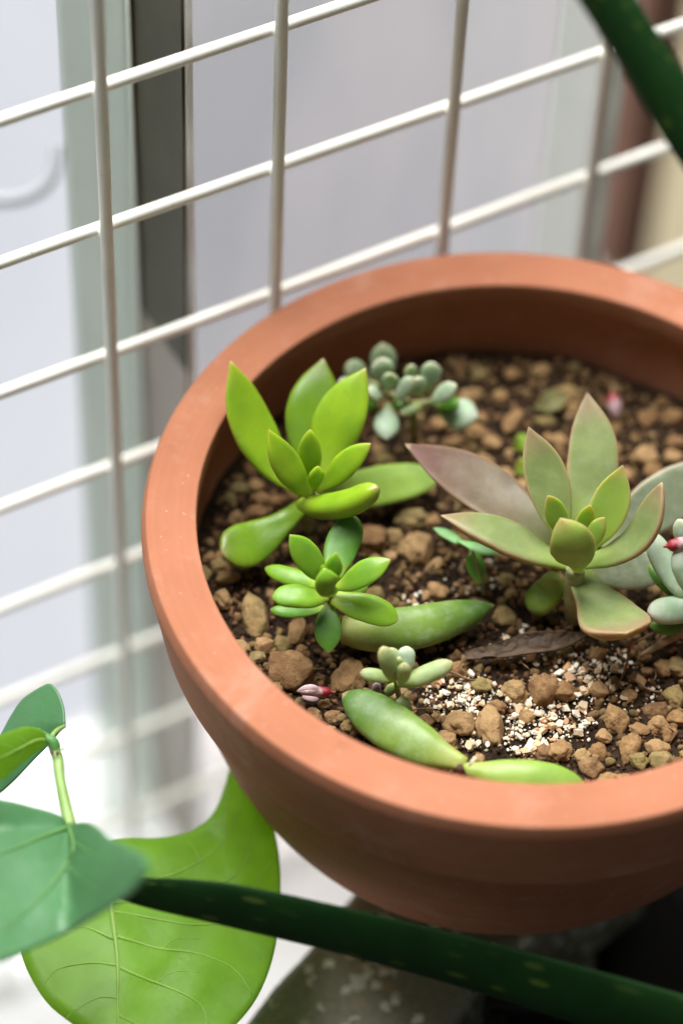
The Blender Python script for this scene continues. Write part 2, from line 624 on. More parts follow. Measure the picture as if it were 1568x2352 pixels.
def aloe_mat():
    m, nt, b = new_mat('aloe_skin')
    a = N(nt, 'ShaderNodeAttribute', attribute_name='lf')
    sp = N(nt, 'ShaderNodeSeparateColor')
    nt.links.new(a.outputs['Color'], sp.inputs[0])
    cx = N(nt, 'ShaderNodeCombineXYZ')
    nt.links.new(mul(nt, sp.outputs[0], 15.0), cx.inputs[0])
    nt.links.new(mul(nt, sp.outputs[1], 4.6), cx.inputs[1])
    v = N(nt, 'ShaderNodeTexVoronoi')
    v.inputs['Scale'].default_value = 1.0
    v.inputs['Randomness'].default_value = 0.85
    nt.links.new(cx.outputs[0], v.inputs['Vector'])
    s2 = N(nt, 'ShaderNodeSeparateColor')
    nt.links.new(v.outputs['Color'], s2.inputs[0])
    spot = mul(nt, ramp(nt, v.outputs['Distance'], 0.34, 0.16), ramp(nt, s2.outputs[0], 0.30, 0.6))
    n = tex_noise(nt, 60, 4)
    c = mixc(nt, ramp(nt, n, 0.3, 0.7), (0.004, 0.022, 0.004), (0.007, 0.032, 0.006))
    c = mixc(nt, mul(nt, spot, 0.55), c, (0.085, 0.125, 0.022))
    nt.links.new(c, b.inputs['Base Color'])
    b.inputs['Roughness'].default_value = 0.55
    b.inputs['Specular IOR Level'].default_value = 0.12
    b.inputs['Subsurface Weight'].default_value = 0.1
    b.inputs['Subsurface Scale'].default_value = 0.003
    bump(nt, b, tex_noise(nt, 1200, 3), 0.1, 0.0004)
    return m


M['aloe'] = aloe_mat()


def thin_leaf(name, front, back_c, trans, amt=0.45, rough=0.42):
    m, nt, b = new_mat(name)
    n = tex_noise(nt, 70, 4)
    f = tex_noise(nt, 420, 4, 0.65)
    c = mixc(nt, ramp(nt, n, 0.35, 0.7), front, back_c)
    c = mixc(nt, mul(nt, ramp(nt, f, 0.5, 0.75), 0.3), c, tuple(x * 1.35 for x in front))
    nt.links.new(c, b.inputs['Base Color'])
    b.inputs['Roughness'].default_value = rough
    bump(nt, b, f, 0.25, 0.0005)
    t = N(nt, 'ShaderNodeBsdfTranslucent')
    tc = mixc(nt, ramp(nt, n, 0.35, 0.7), trans, tuple(x * 0.88 for x in trans))
    nt.links.new(tc, t.inputs['Color'])
    mx = N(nt, 'ShaderNodeMixShader')
    mx.inputs[0].default_value = amt
    nt.links.new(b.outputs[0], mx.inputs[1])
    nt.links.new(t.outputs[0], mx.inputs[2])
    out = nt.nodes['Material Output']
    nt.links.new(mx.outputs[0], out.inputs['Surface'])
    return m


M['vine_light'] = thin_leaf('vine_leaf_yellow_green', (0.20, 0.38, 0.05), (0.16, 0.33, 0.035), (0.55, 0.82, 0.10), 0.6)
M['vine_blue'] = thin_leaf('vine_leaf_blue_green', (0.10, 0.27, 0.11), (0.085, 0.235, 0.095), (0.13, 0.33, 0.10), 0.35)
M['vine_vein'] = thin_leaf('vine_vein', (0.40, 0.58, 0.18), (0.36, 0.54, 0.15), (0.75, 0.95, 0.30), 0.6)
M['vine_vein_dim'] = thin_leaf('vine_vein_soft', (0.17, 0.37, 0.12), (0.15, 0.33, 0.10), (0.22, 0.45, 0.12), 0.4)
M['petiole'] = simple('vine_petiole', (0.26, 0.42, 0.12), 0.45, 0.2, 160, sss=0.3)
M['petiole_dark'] = simple('vine_joint', (0.10, 0.28, 0.07), 0.45, 0.2, 160, sss=0.2)
M['purple'] = simple('purple_mark', (0.16, 0.03, 0.07), 0.6)
M['stem'] = simple('succulent_stem', (0.34, 0.36, 0.16), 0.6, 0.35, 300, sss=0.15)
M['stem_brown'] = simple('brown_stem', (0.33, 0.24, 0.14), 0.7, 0.4, 300)
M['dry'] = simple('dry_leaf', (0.075, 0.044, 0.022), 0.7, 0.55, 180, bstr=0.8, bscale=350)
M['scar'] = simple('brown_scar', (0.085, 0.024, 0.014), 0.6, 0.5, 400, bstr=0.5)
M['callus'] = simple('pale_callus', (0.62, 0.60, 0.42), 0.6, 0.2, 400)
M['twig'] = simple('root_fibre', (0.20, 0.12, 0.06), 0.8, 0.4, 300)
M['red'] = simple('red_bud', (0.46, 0.018, 0.05), 0.4, 0.3, 300, sss=0.3, col2=(0.58, 0.09, 0.12))
M['petal'] = simple('pale_petal', (0.72, 0.52, 0.55), 0.5, 0.2, 260, sss=0.3, col2=(0.80, 0.72, 0.66))
M['withered'] = simple('withered_petal', (0.42, 0.30, 0.33), 0.7, 0.5, 320)
M['seedling'] = simple('seedling_leaf', (0.14, 0.36, 0.09), 0.45, 0.2, 200, sss=0.3)
M['moss'] = simple('bright_moss_leaf', (0.20, 0.34, 0.03), 0.5, 0.2, 200, sss=0.3)
M['oldleaf'] = simple('olive_dead_leaf', (0.16, 0.15, 0.045), 0.6, 0.4, 200)
M['black'] = simple('infill_black', (0.008, 0.008, 0.008), 0.55, 0.2, 80)
M['wood'] = simple('brown_wood', (0.32, 0.16, 0.11), 0.7, 0.35, 12)
M['cream'] = simple('cream_wall', (0.90, 0.77, 0.50), 0.8, 0.1, 8)
M['hook'] = simple('grey_hook', (0.38, 0.39, 0.40), 0.5, 0.1, 40)

# ------------------------------------------------------------------ the setting: window behind the wire grid
PHI = math.radians(31.171)
GU = Vector((math.cos(PHI), math.sin(PHI), 0))      # along the window
GN = Vector((-math.sin(PHI), math.cos(PHI), 0))     # away from the camera
UZ = Vector((0, 0, 1))


def gp(s, d, z):
    return GU * s + GN * d + UZ * z


def slab(name, s0, s1, d0, d1, z0, z1, mat, parent=None, bev=0.0):
    v, f = box_verts(gp(s0, d0, z0), GU * (s1 - s0), GN * (d1 - d0), UZ * (z1 - z0))
    o = mesh_obj(name, v, f, mat, parent, smooth=False, origin=gp((s0 + s1) / 2, (d0 + d1) / 2, z0))
    if bev:
        bevel(o, bev)
    return o


ZB, ZT = -0.299, 0.140
win = thing('window', gp(0, 0.16, ZB), 'window with tinted panes and pale frame behind the wire grid', 'window')
slab('pane', -0.80, 0.100, 0.1965, 0.202, ZB, ZT, M['pane_white'], win)['label'] = 'clear pane with white daylight behind it'
slab('pane', -0.034, 0.0840, 0.1235, 0.128, ZB, ZT, M['pane_grey'], win)['label'] = 'wide grey tinted pane'
slab('pane', -0.0575, -0.0388, 0.1495, 0.1535, ZB, ZT, M['mullion_face_lit'], win, 0.0008)['label'] = 'narrow pale green mullion face, made see-through to look lit'  # frame face built as tinted glass so the sky behind brightens it
slab('mullion', -0.0386, -0.0375, 0.1485, 0.1955, ZB, ZT, M['frame'], win, 0.0008)
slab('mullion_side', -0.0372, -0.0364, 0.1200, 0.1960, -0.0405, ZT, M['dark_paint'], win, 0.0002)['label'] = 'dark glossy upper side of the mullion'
slab('mullion_side', -0.0372, -0.0364, 0.1200, 0.1960, ZB, -0.0407, M['mullion_glare'], win, 0.0002)['label'] = 'lower side of the mullion, reflected glare painted pale brown-grey'  # separate piece that carries the painted glare
slab('bead', -0.0362, -0.0338, 0.1195, 0.1233, ZB, ZT, M['frame_white'], win, 0.0008)
slab('pane', 0.0846, 0.1020, 0.1210, 0.1250, ZB, ZT, M['jamb_face_lit'], win, 0.0008)['label'] = 'narrow white jamb face, made see-through to look lit'  # white trim built as a see-through slab, lit up by the sky behind
slab('jamb', 0.1024, 0.1120, 0.1250, 0.1500, ZB, ZT, M['frame'], win, 0.0015)

post = thing('wooden_post', gp(0.266, 0.315, ZB), 'brown wooden post beyond the white window jamb', 'post')
slab('shaft', 0.2555, 0.276, 0.30, 0.33, ZB, ZT, M['wood'], post, 0.003)
slab('cap', 0.2515, 0.280, 0.296, 0.334, ZT + 0.001, ZT + 0.02, M['wood'], post, 0.003)
cw = slab('side_wall', 0.40, 0.44, 0.34, 0.50, -1.3, 0.1, M['cream'])
tag(cw, kind='structure')
sky = slab('sky', -2.6, 2.8, 1.30, 1.31, -3.4, 0.45, M['sky'])
tag(sky, kind='structure')
ws = slab('window_sill', -0.75, 0.075, -0.07, 0.194, -0.315, -0.30, M['sill'])
tag(ws, kind='structure')

# hook on the bright pane
hp = [at_d(x, y, 0.868) for x, y in ((-160, 452), (-60, 458), (30, 458), (85, 440), (118, 405), (130, 360), (133, 330))]
hv, hf = tube([Vector(q) for q in catmull(hp, 24)], [0.0021] * 25, 12)
tag(mesh_obj('window_hook', hv, hf, M['hook'], origin=hp[0]), 'blurred grey bent metal hook in front of the bright pane', 'hook')

# wire grid
grid = thing('wire_grid', gp(0, 0.106, -0.3), 'cream coated wire grid panel standing behind the terracotta pot', 'wire grid')
RW = 0.00178
hz = [0.2320, 0.1840, 0.1365, 0.0889, 0.0399, -0.0075, -0.0549, -0.1003, -0.1449, -0.1900, -0.2350, -0.2800]
vsx = [-0.2200, -0.1690, -0.1180, -0.0667, -0.0157, 0.0391, 0.0897, 0.1410, 0.1925, 0.2440]


def wire(a, b, bow):
    pts = []
    n = 36
    ph = RNG.uniform(0, 6)
    for i in range(n + 1):
        t = i / n
        w = math.sin(t * 9 + ph) * 0.00022 + math.sin(t * math.pi) * bow
        pts.append(a.lerp(b, t) + GN * w + UZ * (w * 0.3 if abs((b - a).z) < 0.01 else 0))
    v, f = tube(pts, [RW * (1 + 0.02 * math.sin(i * 1.7 + ph)) for i in range(n + 1)], 14)
    return mesh_obj('wire', v, f, M['wire'], grid, origin=a)


for z in hz:
    wire(gp(-0.24, 0.106 + RW * 1.75, z), gp(0.265, 0.106 + RW * 1.75, z), RNG.uniform(-0.0004, 0.0006))
for s in vsx:
    wire(gp(s, 0.106, -0.2995), gp(s, 0.106, 0.25), RNG.uniform(-0.0005, 0.0005))

wm = bpy.data.meshes.new('weld')
bmw = bmesh.new()
bmesh.ops.create_icosphere(bmw, subdivisions=2, radius=1.0)
bmw.to_mesh(wm)
bmw.free()
wm.polygons.foreach_set('use_smooth', [True] * len(wm.polygons))
wm.materials.append(M['wire'])
for z in hz:
    for s in vsx:
        if z > 0.2 or s < -0.2 or s > 0.2:
            continue
        w = bpy.data.objects.new('weld', wm)
        COL.objects.link(w)
        w.parent = grid
        w.location = gp(s, 0.106 + RW * 0.9, z) - grid.location
        w.rotation_euler = (0, 0, PHI)
        w.scale = (RW * RNG.uniform(1.0, 1.12), RW * 1.3, RW * RNG.uniform(1.0, 1.15))

# ------------------------------------------------------------------ terrazzo stand, added dark planter
TZ = -0.1180
e1, e2 = at_z(560, 2352, TZ), at_z(704, 2180, TZ)
dv = (e2 - e1).normalized()
poly = [e1 - dv * 0.12, e1, e1.lerp(e2, 0.5) + Vector((-0.0006, 0.0006, 0)), e2, Vector((-0.037, -0.040, TZ)), Vector((-0.034, -0.02, TZ)), Vector((-0.030, 0.035, TZ)), Vector((0.046, 0.050, TZ)),
        Vector((0.050, -0.02, TZ)), at_z(1120, 2235, TZ), at_z(1033, 2352, TZ), at_z(1033, 2352, TZ) - dv * 0.12]
n = len(poly)
vv = poly + [p - UZ * 0.04 for p in poly]
ff = [tuple(range(n)), tuple(reversed(range(n, 2 * n)))] + [(i, i + n, (i + 1) % n + n, (i + 1) % n) for i in range(n)]
stand = thing('terrazzo_stand', Vector((0, -0.03, -0.5)), 'grey terrazzo stand carrying the terracotta pot', 'stand')
bevel(mesh_obj('top', vv, ff, M['terrazzo'], stand, smooth=False), 0.003, 3)
v, f = box_verts(Vector((-0.02, -0.066, -0.5)), Vector((0.055, 0, 0)), Vector((0, 0.09, 0)), UZ * (0.5 + TZ - 0.0405))
bevel(mesh_obj('leg', v, f, M['terrazzo'], stand, smooth=False), 0.003)

# ------------------------------------------------------------------ terracotta pot
def lathe(name, prof, mat, parent, segs=160, closed=False, smooth_n=6):
    pr = catmull(prof, (len(prof) - 1) * smooth_n)
    verts, faces = [], []
    nr = len(pr)
    for i in range(segs):
        a = 2 * math.pi * i / segs
        wob = 1 + 0.0016 * math.sin(2 * a + 0.7) + 0.0009 * math.sin(5 * a)
        for r, z in pr:
            verts.append((r * wob * math.cos(a), r * wob * math.sin(a), z))
    for i in range(segs):
        j = (i + 1) % segs
        for k in range(nr - 1):
            faces.append((i * nr + k, i * nr + k + 1, j * nr + k + 1, j * nr + k))
    o = mesh_obj(name, verts, faces, mat, parent)
    return o


pot = thing('terracotta_pot', (0, 0, TZ), 'wide terracotta bowl pot filled with soil and succulents', 'pot')
rim = lathe('rim', [(0.0872, -0.0312), (0.0930, -0.0306), (0.0950, -0.0292), (0.0956, -0.0264), (0.0962, -0.022), (0.0978, -0.012), (0.0988, -0.0060), (0.0991, -0.0042), (0.0990, -0.0032), (0.0984, -0.0014),
                    (0.0979, -0.0003), (0.0972, 0.0), (0.0940, 0.0001), (0.0890, 0.0), (0.0858, -0.0001), (0.0850, -0.0003), (0.0847, -0.0010), (0.0846, -0.003), (0.0848, -0.0062), (0.0852, -0.0074), (0.0864, -0.0086), (0.0876, -0.0092)],
            M['terracotta'], pot)
bowl = lathe('bowl', [(0.0876, -0.0090), (0.0880, -0.018), (0.0870, -0.030), (0.083, -0.050), (0.072, -0.08), (0.05, -0.105), (0.012, -0.110),
                      (0.012, -0.1175), (0.046, -0.1178), (0.0525, -0.1170), (0.055, -0.1130), (0.058, -0.106), (0.070, -0.093), (0.0790, -0.077), (0.0850, -0.060), (0.0876, -0.045), (0.0880, -0.0345), (0.0880, -0.0313)],
             M['terracotta'], pot, smooth_n=4)
pot.location = (0.0004, 0.0010, TZ)

# ------------------------------------------------------------------ soil


def soil_h(x, y):
    r = math.hypot(x, y)
    p = Vector((x, y, 0))
    h = 0.0022 * noise.noise(p * 45) + 0.0011 * noise.noise(p * 130 + Vector((3, 1, 0))) + 0.0006 * noise.noise(p * 330)
    h += 0.002 * max(0, (r - 0.055) / 0.03)
    return SOIL + h - 0.0015


sv, sf = [(0, 0, soil_h(0, 0))], []
NR, NA = 80, 200
for i in range(1, NR + 1):
    r = 0.0872 * i / NR
    for k in range(NA):
        a = 2 * math.pi * k / NA
        x, y = r * math.cos(a), r * math.sin(a)
        sv.append((x, y, soil_h(x, y)))
for k in range(NA):
    sf.append((0, 1 + k, 1 + (k + 1) % NA))
for i in range(NR - 1):
    for k in range(NA):
        a, b = 1 + i * NA + k, 1 + i * NA + (k + 1) % NA
        sf.append((a, a + NA, b + NA, b))
soil = mesh_obj('potting_soil', sv, sf, M['soil'])
tag(soil, 'dark brown potting soil filling the terracotta pot', 'soil', kind='stuff')

# ---- shapes for pebbles, chips


def rock_mesh(name, seed, sub, rough, mat, flat=0.0):
    rg = random.Random(seed)
    bm = bmesh.new()
    bmesh.ops.create_icosphere(bm, subdivisions=sub, radius=0.5)
    off = Vector((rg.uniform(-50, 50), rg.uniform(-50, 50), rg.uniform(-50, 50)))
    planes = [(Vector((rg.gauss(0, 1), rg.gauss(0, 1), rg.gauss(0, 1))).normalized(), rg.uniform(0.33, 0.46)) for _ in range(7)]
    for v in bm.verts:
        p = v.co.copy()
        d = p.normalized()
        k = 1 + rough * noise.noise(d * 1.6 + off) + rough * 0.45 * noise.noise(d * 4 + off) + rough * 0.22 * noise.noise(d * 9 + off)
        q = p * k
        for nn, dd in planes:
            e = q.dot(nn) - dd
            if e > 0:
                q -= nn * e * 0.72
        v.co = q
    me = bpy.data.meshes.new(name)
    bm.to_mesh(me)
    bm.free()
    me.polygons.foreach_set('use_smooth', [True] * len(me.polygons))
    me.materials.append(mat)
    return me


PEB = [rock_mesh('pebble', 100 + i, 4, 0.30, M['pebble']) for i in range(16)]


def chip_mesh(name, seed, mat):
    rg = random.Random(seed)
    bm = bmesh.new()
    k = rg.choice((4, 5, 5, 6))
    top, bot = [], []
    for i in range(k):
        a = 2 * math.pi * (i + rg.uniform(-0.3, 0.3)) / k
        r = rg.uniform(0.34, 0.58)
        x, y = r * math.cos(a) * rg.uniform(0.8, 1.25), r * math.sin(a)
        top.append(bm.verts.new((x * rg.uniform(0.75, 0.98), y * rg.uniform(0.75, 0.98), rg.uniform(0.1, 0.2))))
        bot.append(bm.verts.new((x, y, -rg.uniform(0.08, 0.2))))
    bm.faces.new(top)
    bm.faces.new(list(reversed(bot)))
    for i in range(k):
        j = (i + 1) % k
        bm.faces.new((top[i], bot[i], bot[j], top[j]))
    me = bpy.data.meshes.new(name)
    bm.normal_update()
    bm.to_mesh(me)
    bm.free()
    me.materials.append(mat)
    return me


CHIP = [chip_mesh('grit_chip', 300 + i, M['chip']) for i in range(18)]

placed = []     # (x, y, r) of pebbles

MARKS = [((712, 1185), 'the tall lime rosette'), ((760, 1440), 'the small glossy green rosette'), ((1315, 1390), 'the olive rosette'), ((1590, 1440), 'the red-budded plant'),
         ((948, 985), 'the powdery trailing succulent'), ((935, 1640), 'the tiny blue-green sprout'), ((1200, 1480), 'the shrivelled dry leaf'), ((1190, 1785), 'the short pale lying leaf'),
         ((1409, 928), 'the pale fallen bud'), ((1110, 1364), 'the thin seedling'), ((1200, 1045), 'the yellow-green sprouts'), ((1264, 922), 'the round olive shed leaf'), ((727, 1592), 'the fallen pink bud')]


def nearest_mark(x, y):
    best = min(MARKS, key=lambda m: (soil_at(*m[0]) - Vector((x, y, SOIL))).length)
    return best[1]


def pebble(x, y, w, h, rot=None, lift=0.22, label=None):
    p = Vector((x, y, soil_h(x, y)))
    me = RNG.choice(PEB)
    o = bpy.data.objects.new('pebble', me)
    COL.objects.link(o)
    d = min(w, h) * RNG.uniform(0.8, 1.0)
    # longest side along the picture's width, shortest upright
    o.scale = (w * 1.12, h * 1.2, d * 1.1)
    o.rotation_euler = (RNG.uniform(-0.35, 0.35), RNG.uniform(-0.35, 0.35), RNG.uniform(-0.5, 0.5) if rot is None else rot)
    o.location = p + UZ * d * lift
    placed.append((x, y, 0.5 * max(w, h)))
    if label:
        tag(o, label, 'pebble')
    else:
        size = 'large' if max(w, h) > 0.0062 else 'medium' if max(w, h) > 0.0044 else 'small'
        mk = nearest_mark(x, y)
        tag(o, size + ' brown clay pebble on the soil nearest to ' + mk, 'pebble', size + ' clay pebbles by ' + mk)
    return o


# pebbles one can pick out: pixel x, y, width, height
STONES = [(666, 1535, 118, 92, 'largest brown pebble, beside the pink bud near the pot wall'), (803, 1548, 72, 88, 'tall brown pebble between the pink bud and the tiny blue seedling'),
          (640, 1568, 42, 40), (1057, 1662, 70, 56, 'orange-brown oval pebble in front of the white grit'),
          (1126, 1669, 64, 92, 'grey angular pebble standing next to the orange-brown oval one in the grit'), (976, 1653, 42, 40), (1142, 1620, 40, 36), (1021, 1698, 55, 46), (1181, 1581, 56, 50), (1250, 1578, 74, 66),
          (1298, 1581, 48, 55), (1210, 1636, 40, 34), (1374, 1587, 42, 40), (1103, 1571, 55, 36), (1054, 1535, 42, 42), (1419, 1649, 62, 60), (1507, 1623, 62, 44),
          (1472, 1669, 50, 30), (1516, 1658, 46, 40), (1553, 1590, 48, 58), (1540, 1681, 30, 46), (1558, 1640, 52, 42), (1448, 1718, 48, 66), (1466, 1748, 42, 40), (1510, 1716, 56, 42),
          (1519, 1747, 56, 42), (1357, 1757, 62, 48), (1377, 1718, 44, 42), (1338, 1729, 40, 38), (1289, 1714, 46, 64), (1250, 1714, 36, 44), (1387, 1682, 35, 40), (1390, 1782, 60, 34),
          (1439, 1790, 50, 30), (1500, 1784, 46, 30), (1523, 1525, 42, 40), (1556, 1525, 50, 50), (1374, 1496, 38, 36), (1165, 1408, 62, 48), (588, 1416, 64, 92), (683, 1442, 44, 64), (511, 1380, 38, 44),
          (606, 1484, 42, 40), (652, 1472, 44, 36), (590, 1508, 36, 34), (848, 1237, 74, 76), (958, 1257, 80, 84, 'round porous clay ball on the soil between the two leaf rosettes'), (943, 1182, 74, 50), (881, 1050, 52, 40), (1005, 1350, 56, 44),
          (1090, 985, 60, 46), (1130, 1010, 52, 44), (1110, 1055, 66, 52), (1160, 1085, 50, 44), (1180, 960, 40, 80), (1260, 960, 70, 34), (1285, 1010, 44, 40), (1480, 1050, 64, 56),
          (1500, 1080, 60, 44), (1440, 1090, 50, 44), (1546, 1050, 50, 44), (1550, 960, 52, 46), (1490, 960, 56, 40), (1080, 905, 70, 40), (550, 1120, 40, 34), (585, 1108, 44, 34), (602, 1142, 46, 36),
          (545, 1190, 36, 40), (590, 1172, 50, 34), (640, 1150, 44, 30), (520, 1330, 54, 36), (500, 1300, 40, 36), (1240, 850, 60, 40), (1180, 860, 50, 36), (1310, 900, 56, 36), (1340, 960, 50, 40), (1390, 1000, 44, 40),
          (1100, 860, 50, 36), (1150, 905, 44, 36), (1040, 1010, 44, 36), (1000, 1060, 50, 40), (1210, 1110, 50, 40), (905, 1225, 40, 40), (1400, 1440, 40, 30), (1300, 1490, 36, 30), (860, 1360, 50, 36), (765, 1640, 44, 34), (800, 1665, 40, 30),
          (720, 1630, 36, 30), (745, 1605, 30, 24)]
for st in STONES:
    x, y, w, h = st[:4]
    p = soil_at(x, y, 1.0)
    k = mm_per_px(p) * (0.84 if y < 1110 else 0.96)
    # apparent height mixes the stone's depth and its own height
    pebble(p.x, p.y, w * k, h * k * 1.0, label=st[4] if len(st) > 4 else None)


def in_grit(px, py):
    """how much white grit lies around this pixel (0..1)"""
    g = 0
    for cx, cy, rx, ry, k in ((1200, 1650, 150, 85, 1.0), (1070, 1600, 90, 50, 0.9), (1330, 1560, 95, 60, 0.7), (1390, 1510, 60, 40, 0.5), (960, 1385, 55, 26, 0.55),
                              (1090, 1310, 60, 50, 0.25), (1210, 1480, 80, 40, 0.3), (1010, 1560, 50, 40, 0.4), (850, 1590, 40, 20, 0.25), (1060, 1340, 25, 30, 0.5), (1480, 1580, 70, 50, 0.3)):
        d = ((px - cx) / rx) ** 2 + ((py - cy) / ry) ** 2
        d /= 1.5
        if d < 1:
            g = max(g, k * (1 - d ** 1.3 * 0.85))
    return g


def to_px(p):
    d = p - CAM
    z = d.dot(FW)
    return W0 / 2 + FPX * d.dot(RT) / z, H0 / 2 - FPX * d.dot(UP) / z


rg = random.Random(5)
tries = 0
while len(placed) < 300 and tries < 60000:
    tries += 1
    a, r = rg.uniform(0, 2 * math.pi), 0.0845 * math.sqrt(rg.random())
    x, y = r * math.cos(a), r * math.sin(a)
    px, py = to_px(Vector((x, y, SOIL)))
    if px > 1640 and rg.random() < 0.5:
        continue
    if in_grit(px, py) > 0.35:
        continue
    if 720 < px < 1400 and 1380 < py < 1560:
        if rg.random() < 0.8:
            continue
    s = rg.choice((0.0024, 0.0028, 0.0032, 0.0036, 0.0042, 0.005))
    if any((x - q[0]) ** 2 + (y - q[1]) ** 2 < (q[2] * 0.86 + s * 0.5) ** 2 for q in placed):
        continue
    if math.hypot(x, y) + s * 0.5 > 0.086:
        continue
    pebble(x, y, s * rg.uniform(0.9, 1.3), s * rg.uniform(0.75, 1.05), rot=rg.uniform(0, 3.1), lift=0.15)

# white grit: the larger chips one by one, the dust as one mass
rg = random.Random(8)
chips = 0
tries = 0
while chips < 290 and tries < 60000:
    tries += 1
    px, py = rg.uniform(780, 1560), rg.uniform(1260, 1730)
    if rg.random() > in_grit(px, py) ** 1.2:
        continue
    p = soil_at(px, py, 0)
    if math.hypot(p.x, p.y) > 0.083:
        continue
    s = rg.choice((0.0010, 0.0012, 0.0014, 0.0016, 0.0018, 0.0021, 0.0027)) * rg.uniform(0.85, 1.2)
    if any((p.x - q[0]) ** 2 + (p.y - q[1]) ** 2 < (q[2] * 0.85) ** 2 for q in placed):
        continue
    o = bpy.data.objects.new('grit_chip', rg.choice(CHIP))
    COL.objects.link(o)
    o.scale = (s * 1.25, s, s * rg.uniform(0.6, 1.3))
    o.rotation_euler = (rg.uniform(-0.7, 0.7), rg.uniform(-0.7, 0.7), rg.uniform(0, 6.3))
    o.location = (p.x, p.y, soil_h(p.x, p.y) + s * 0.28 + rg.uniform(0, 0.0008))
    size = 'larger' if s > 0.00175 else 'tiny'
    mk = nearest_mark(p.x, p.y)
    tag(o, size + ' white angular grit chip on the soil nearest to ' + mk, 'grit', size + ' white grit chips by ' + mk)
    chips += 1


def scatter_mass(name, count, pick, mat, size, seed, label, lift=0.2):
    rg = random.Random(seed)
    V, F = [], []
    base = [Vector(v) for v in ((1, 0, 0), (-1, 0, 0), (0, 1, 0), (0, -1, 0), (0, 0, 1), (0, 0, -1))]
    tri = [(0, 2, 4), (2, 1, 4), (1, 3, 4), (3, 0, 4), (2, 0, 5), (1, 2, 5), (3, 1, 5), (0, 3, 5)]
    c = 0
    t = 0
    while c < count and t < count * 40:
        t += 1
        q = pick(rg)
        if q is None:
            continue
        x, y = q
        s = rg.uniform(*size)
        R = Euler((rg.uniform(0, 6), rg.uniform(0, 6), rg.uniform(0, 6))).to_matrix()
        o = Vector((x, y, soil_h(x, y) + s * lift))
        n0 = len(V)
        for v in base:
            V.append(o + R @ (v * s * 0.5 * rg.uniform(0.55, 1.35)))
        F += [(a + n0, b + n0, d + n0) for a, b, d in tri]
        c += 1
    ob = mesh_obj(name, V, F, mat, smooth=False)
    return tag(ob, label, name.replace('_', ' ').split()[-1], kind='stuff')


def pick_soil(rg):
    a, r = rg.uniform(0, 2 * math.pi), 0.0855 * math.sqrt(rg.random())
    return r * math.cos(a), r * math.sin(a)


def pick_grit(rg):
    px, py = rg.uniform(780, 1560), rg.uniform(1260, 1730)
    if rg.random() > in_grit(px, py):
        return None
    p = soil_at(px, py, 0)
    if any((p.x - q[0]) ** 2 + (p.y - q[1]) ** 2 < (q[2] * 0.8) ** 2 for q in placed):
        return None
    return p.x, p.y


def gravel_mass(count, seed):
    rg = random.Random(seed)
    V, F = [], []
    src = [rock_mesh('gravel', 700 + i, 2, 0.35, M['crumb']) for i in range(10)]
    c = t = 0
    while c < count and t < count * 30:
        t += 1
        x, y = pick_soil(rg)
        px, py = to_px(Vector((x, y, SOIL)))
        if in_grit(px, py) > 0.5:
            continue
        s = rg.uniform(0.0012, 0.0030)
        if any((x - q[0]) ** 2 + (y - q[1]) ** 2 < (q[2] * 0.8) ** 2 for q in placed):
            continue
        R = Euler((rg.uniform(0, 6), rg.uniform(0, 6), rg.uniform(0, 6))).to_matrix()
        me = rg.choice(src)
        n0 = len(V)
        o = Vector((x, y, soil_h(x, y) + s * 0.15))
        sc3 = Vector((rg.uniform(0.9, 1.4), 1, rg.uniform(0.7, 1)))
        V += [o + R @ (Vector((v.co.x * sc3.x, v.co.y, v.co.z * sc3.z)) * s) for v in me.vertices]
        F += [tuple(i + n0 for i in f.vertices) for f in me.polygons]
        c += 1
    ob = mesh_obj('fine_gravel', V, F, M['gravel'])
    return tag(ob, 'fine tan gravel grains strewn between the clay pebbles', 'gravel', kind='stuff')


gravel_mass(2100, 31)
scatter_mass('soil_crumbs', 9000, pick_soil, M['crumb'], (0.0006, 0.0019), 21, 'loose brown crumbs of soil between the pebbles')
scatter_mass('grit_dust', 900, pick_grit, M['dust'], (0.0005, 0.0011), 22, 'fine white grit dust between the larger white chips', 0.5)

# ------------------------------------------------------------------ succulent leaves
PROF = {
    'lance': [(0, .42), (.12, .50), (.30, .78), (.52, 1.0), (.72, .90), (.86, .60), (.95, .28), (1, .0)],
    'wide': [(0, .34), (.12, .46), (.30, .80), (.48, 1.0), (.66, .93), (.80, .68), (.90, .36), (.955, .16), (.985, .09), (1, 0)],
    'mother': [(0, .6), (.1, .85), (.3, 1), (.55, .96), (.75, .77), (.88, .5), (.96, .24), (1, 0)],
    'lying': [(0, .28), (.1, .42), (.3, .84), (.55, 1), (.75, .93), (.88, .70), (.96, .40), (1, 0)],
    'spoon': [(0, .36), (.15, .38), (.35, .55), (.55, .84), (.74, 1.0), (.88, .86), (.96, .55), (1, .0)],
    'spoonpoint': [(0, .36), (.15, .38), (.35, .55), (.55, .84), (.74, 1.0), (.87, .92), (.945, .62), (.975, .26), (1, 0)],
    'oblong': [(0, .48), (.12, .62), (.35, .92), (.60, 1.0), (.80, .88), (.92, .60), (.98, .28), (1, 0)],
    'petal': [(0, .22), (.12, .34), (.35, .82), (.58, 1.0), (.76, .86), (.88, .56), (.96, .22), (1, 0)],
    'bean': [(0, .45), (.10, .66), (.30, .92), (.55, 1.0), (.78, .93), (.91, .68), (.98, .34), (1, 0)],
}


def interp(tab, u):
    for (a, fa), (b, fb) in zip(tab, tab[1:]):
        if u <= b:
            t = (u - a) / (b - a)
            return fa + (fb - fa) * t
    return tab[-1][1]


def smooth_tab(tab, u):
    # average neighbouring samples for a soft outline, keep the tip closed
    w = 0.045
    e = min(w, u, 1 - u)
    return (interp(tab, u) * 2 + interp(tab, u - e) + interp(tab, u + e)) / 4


LEAFN = [0]


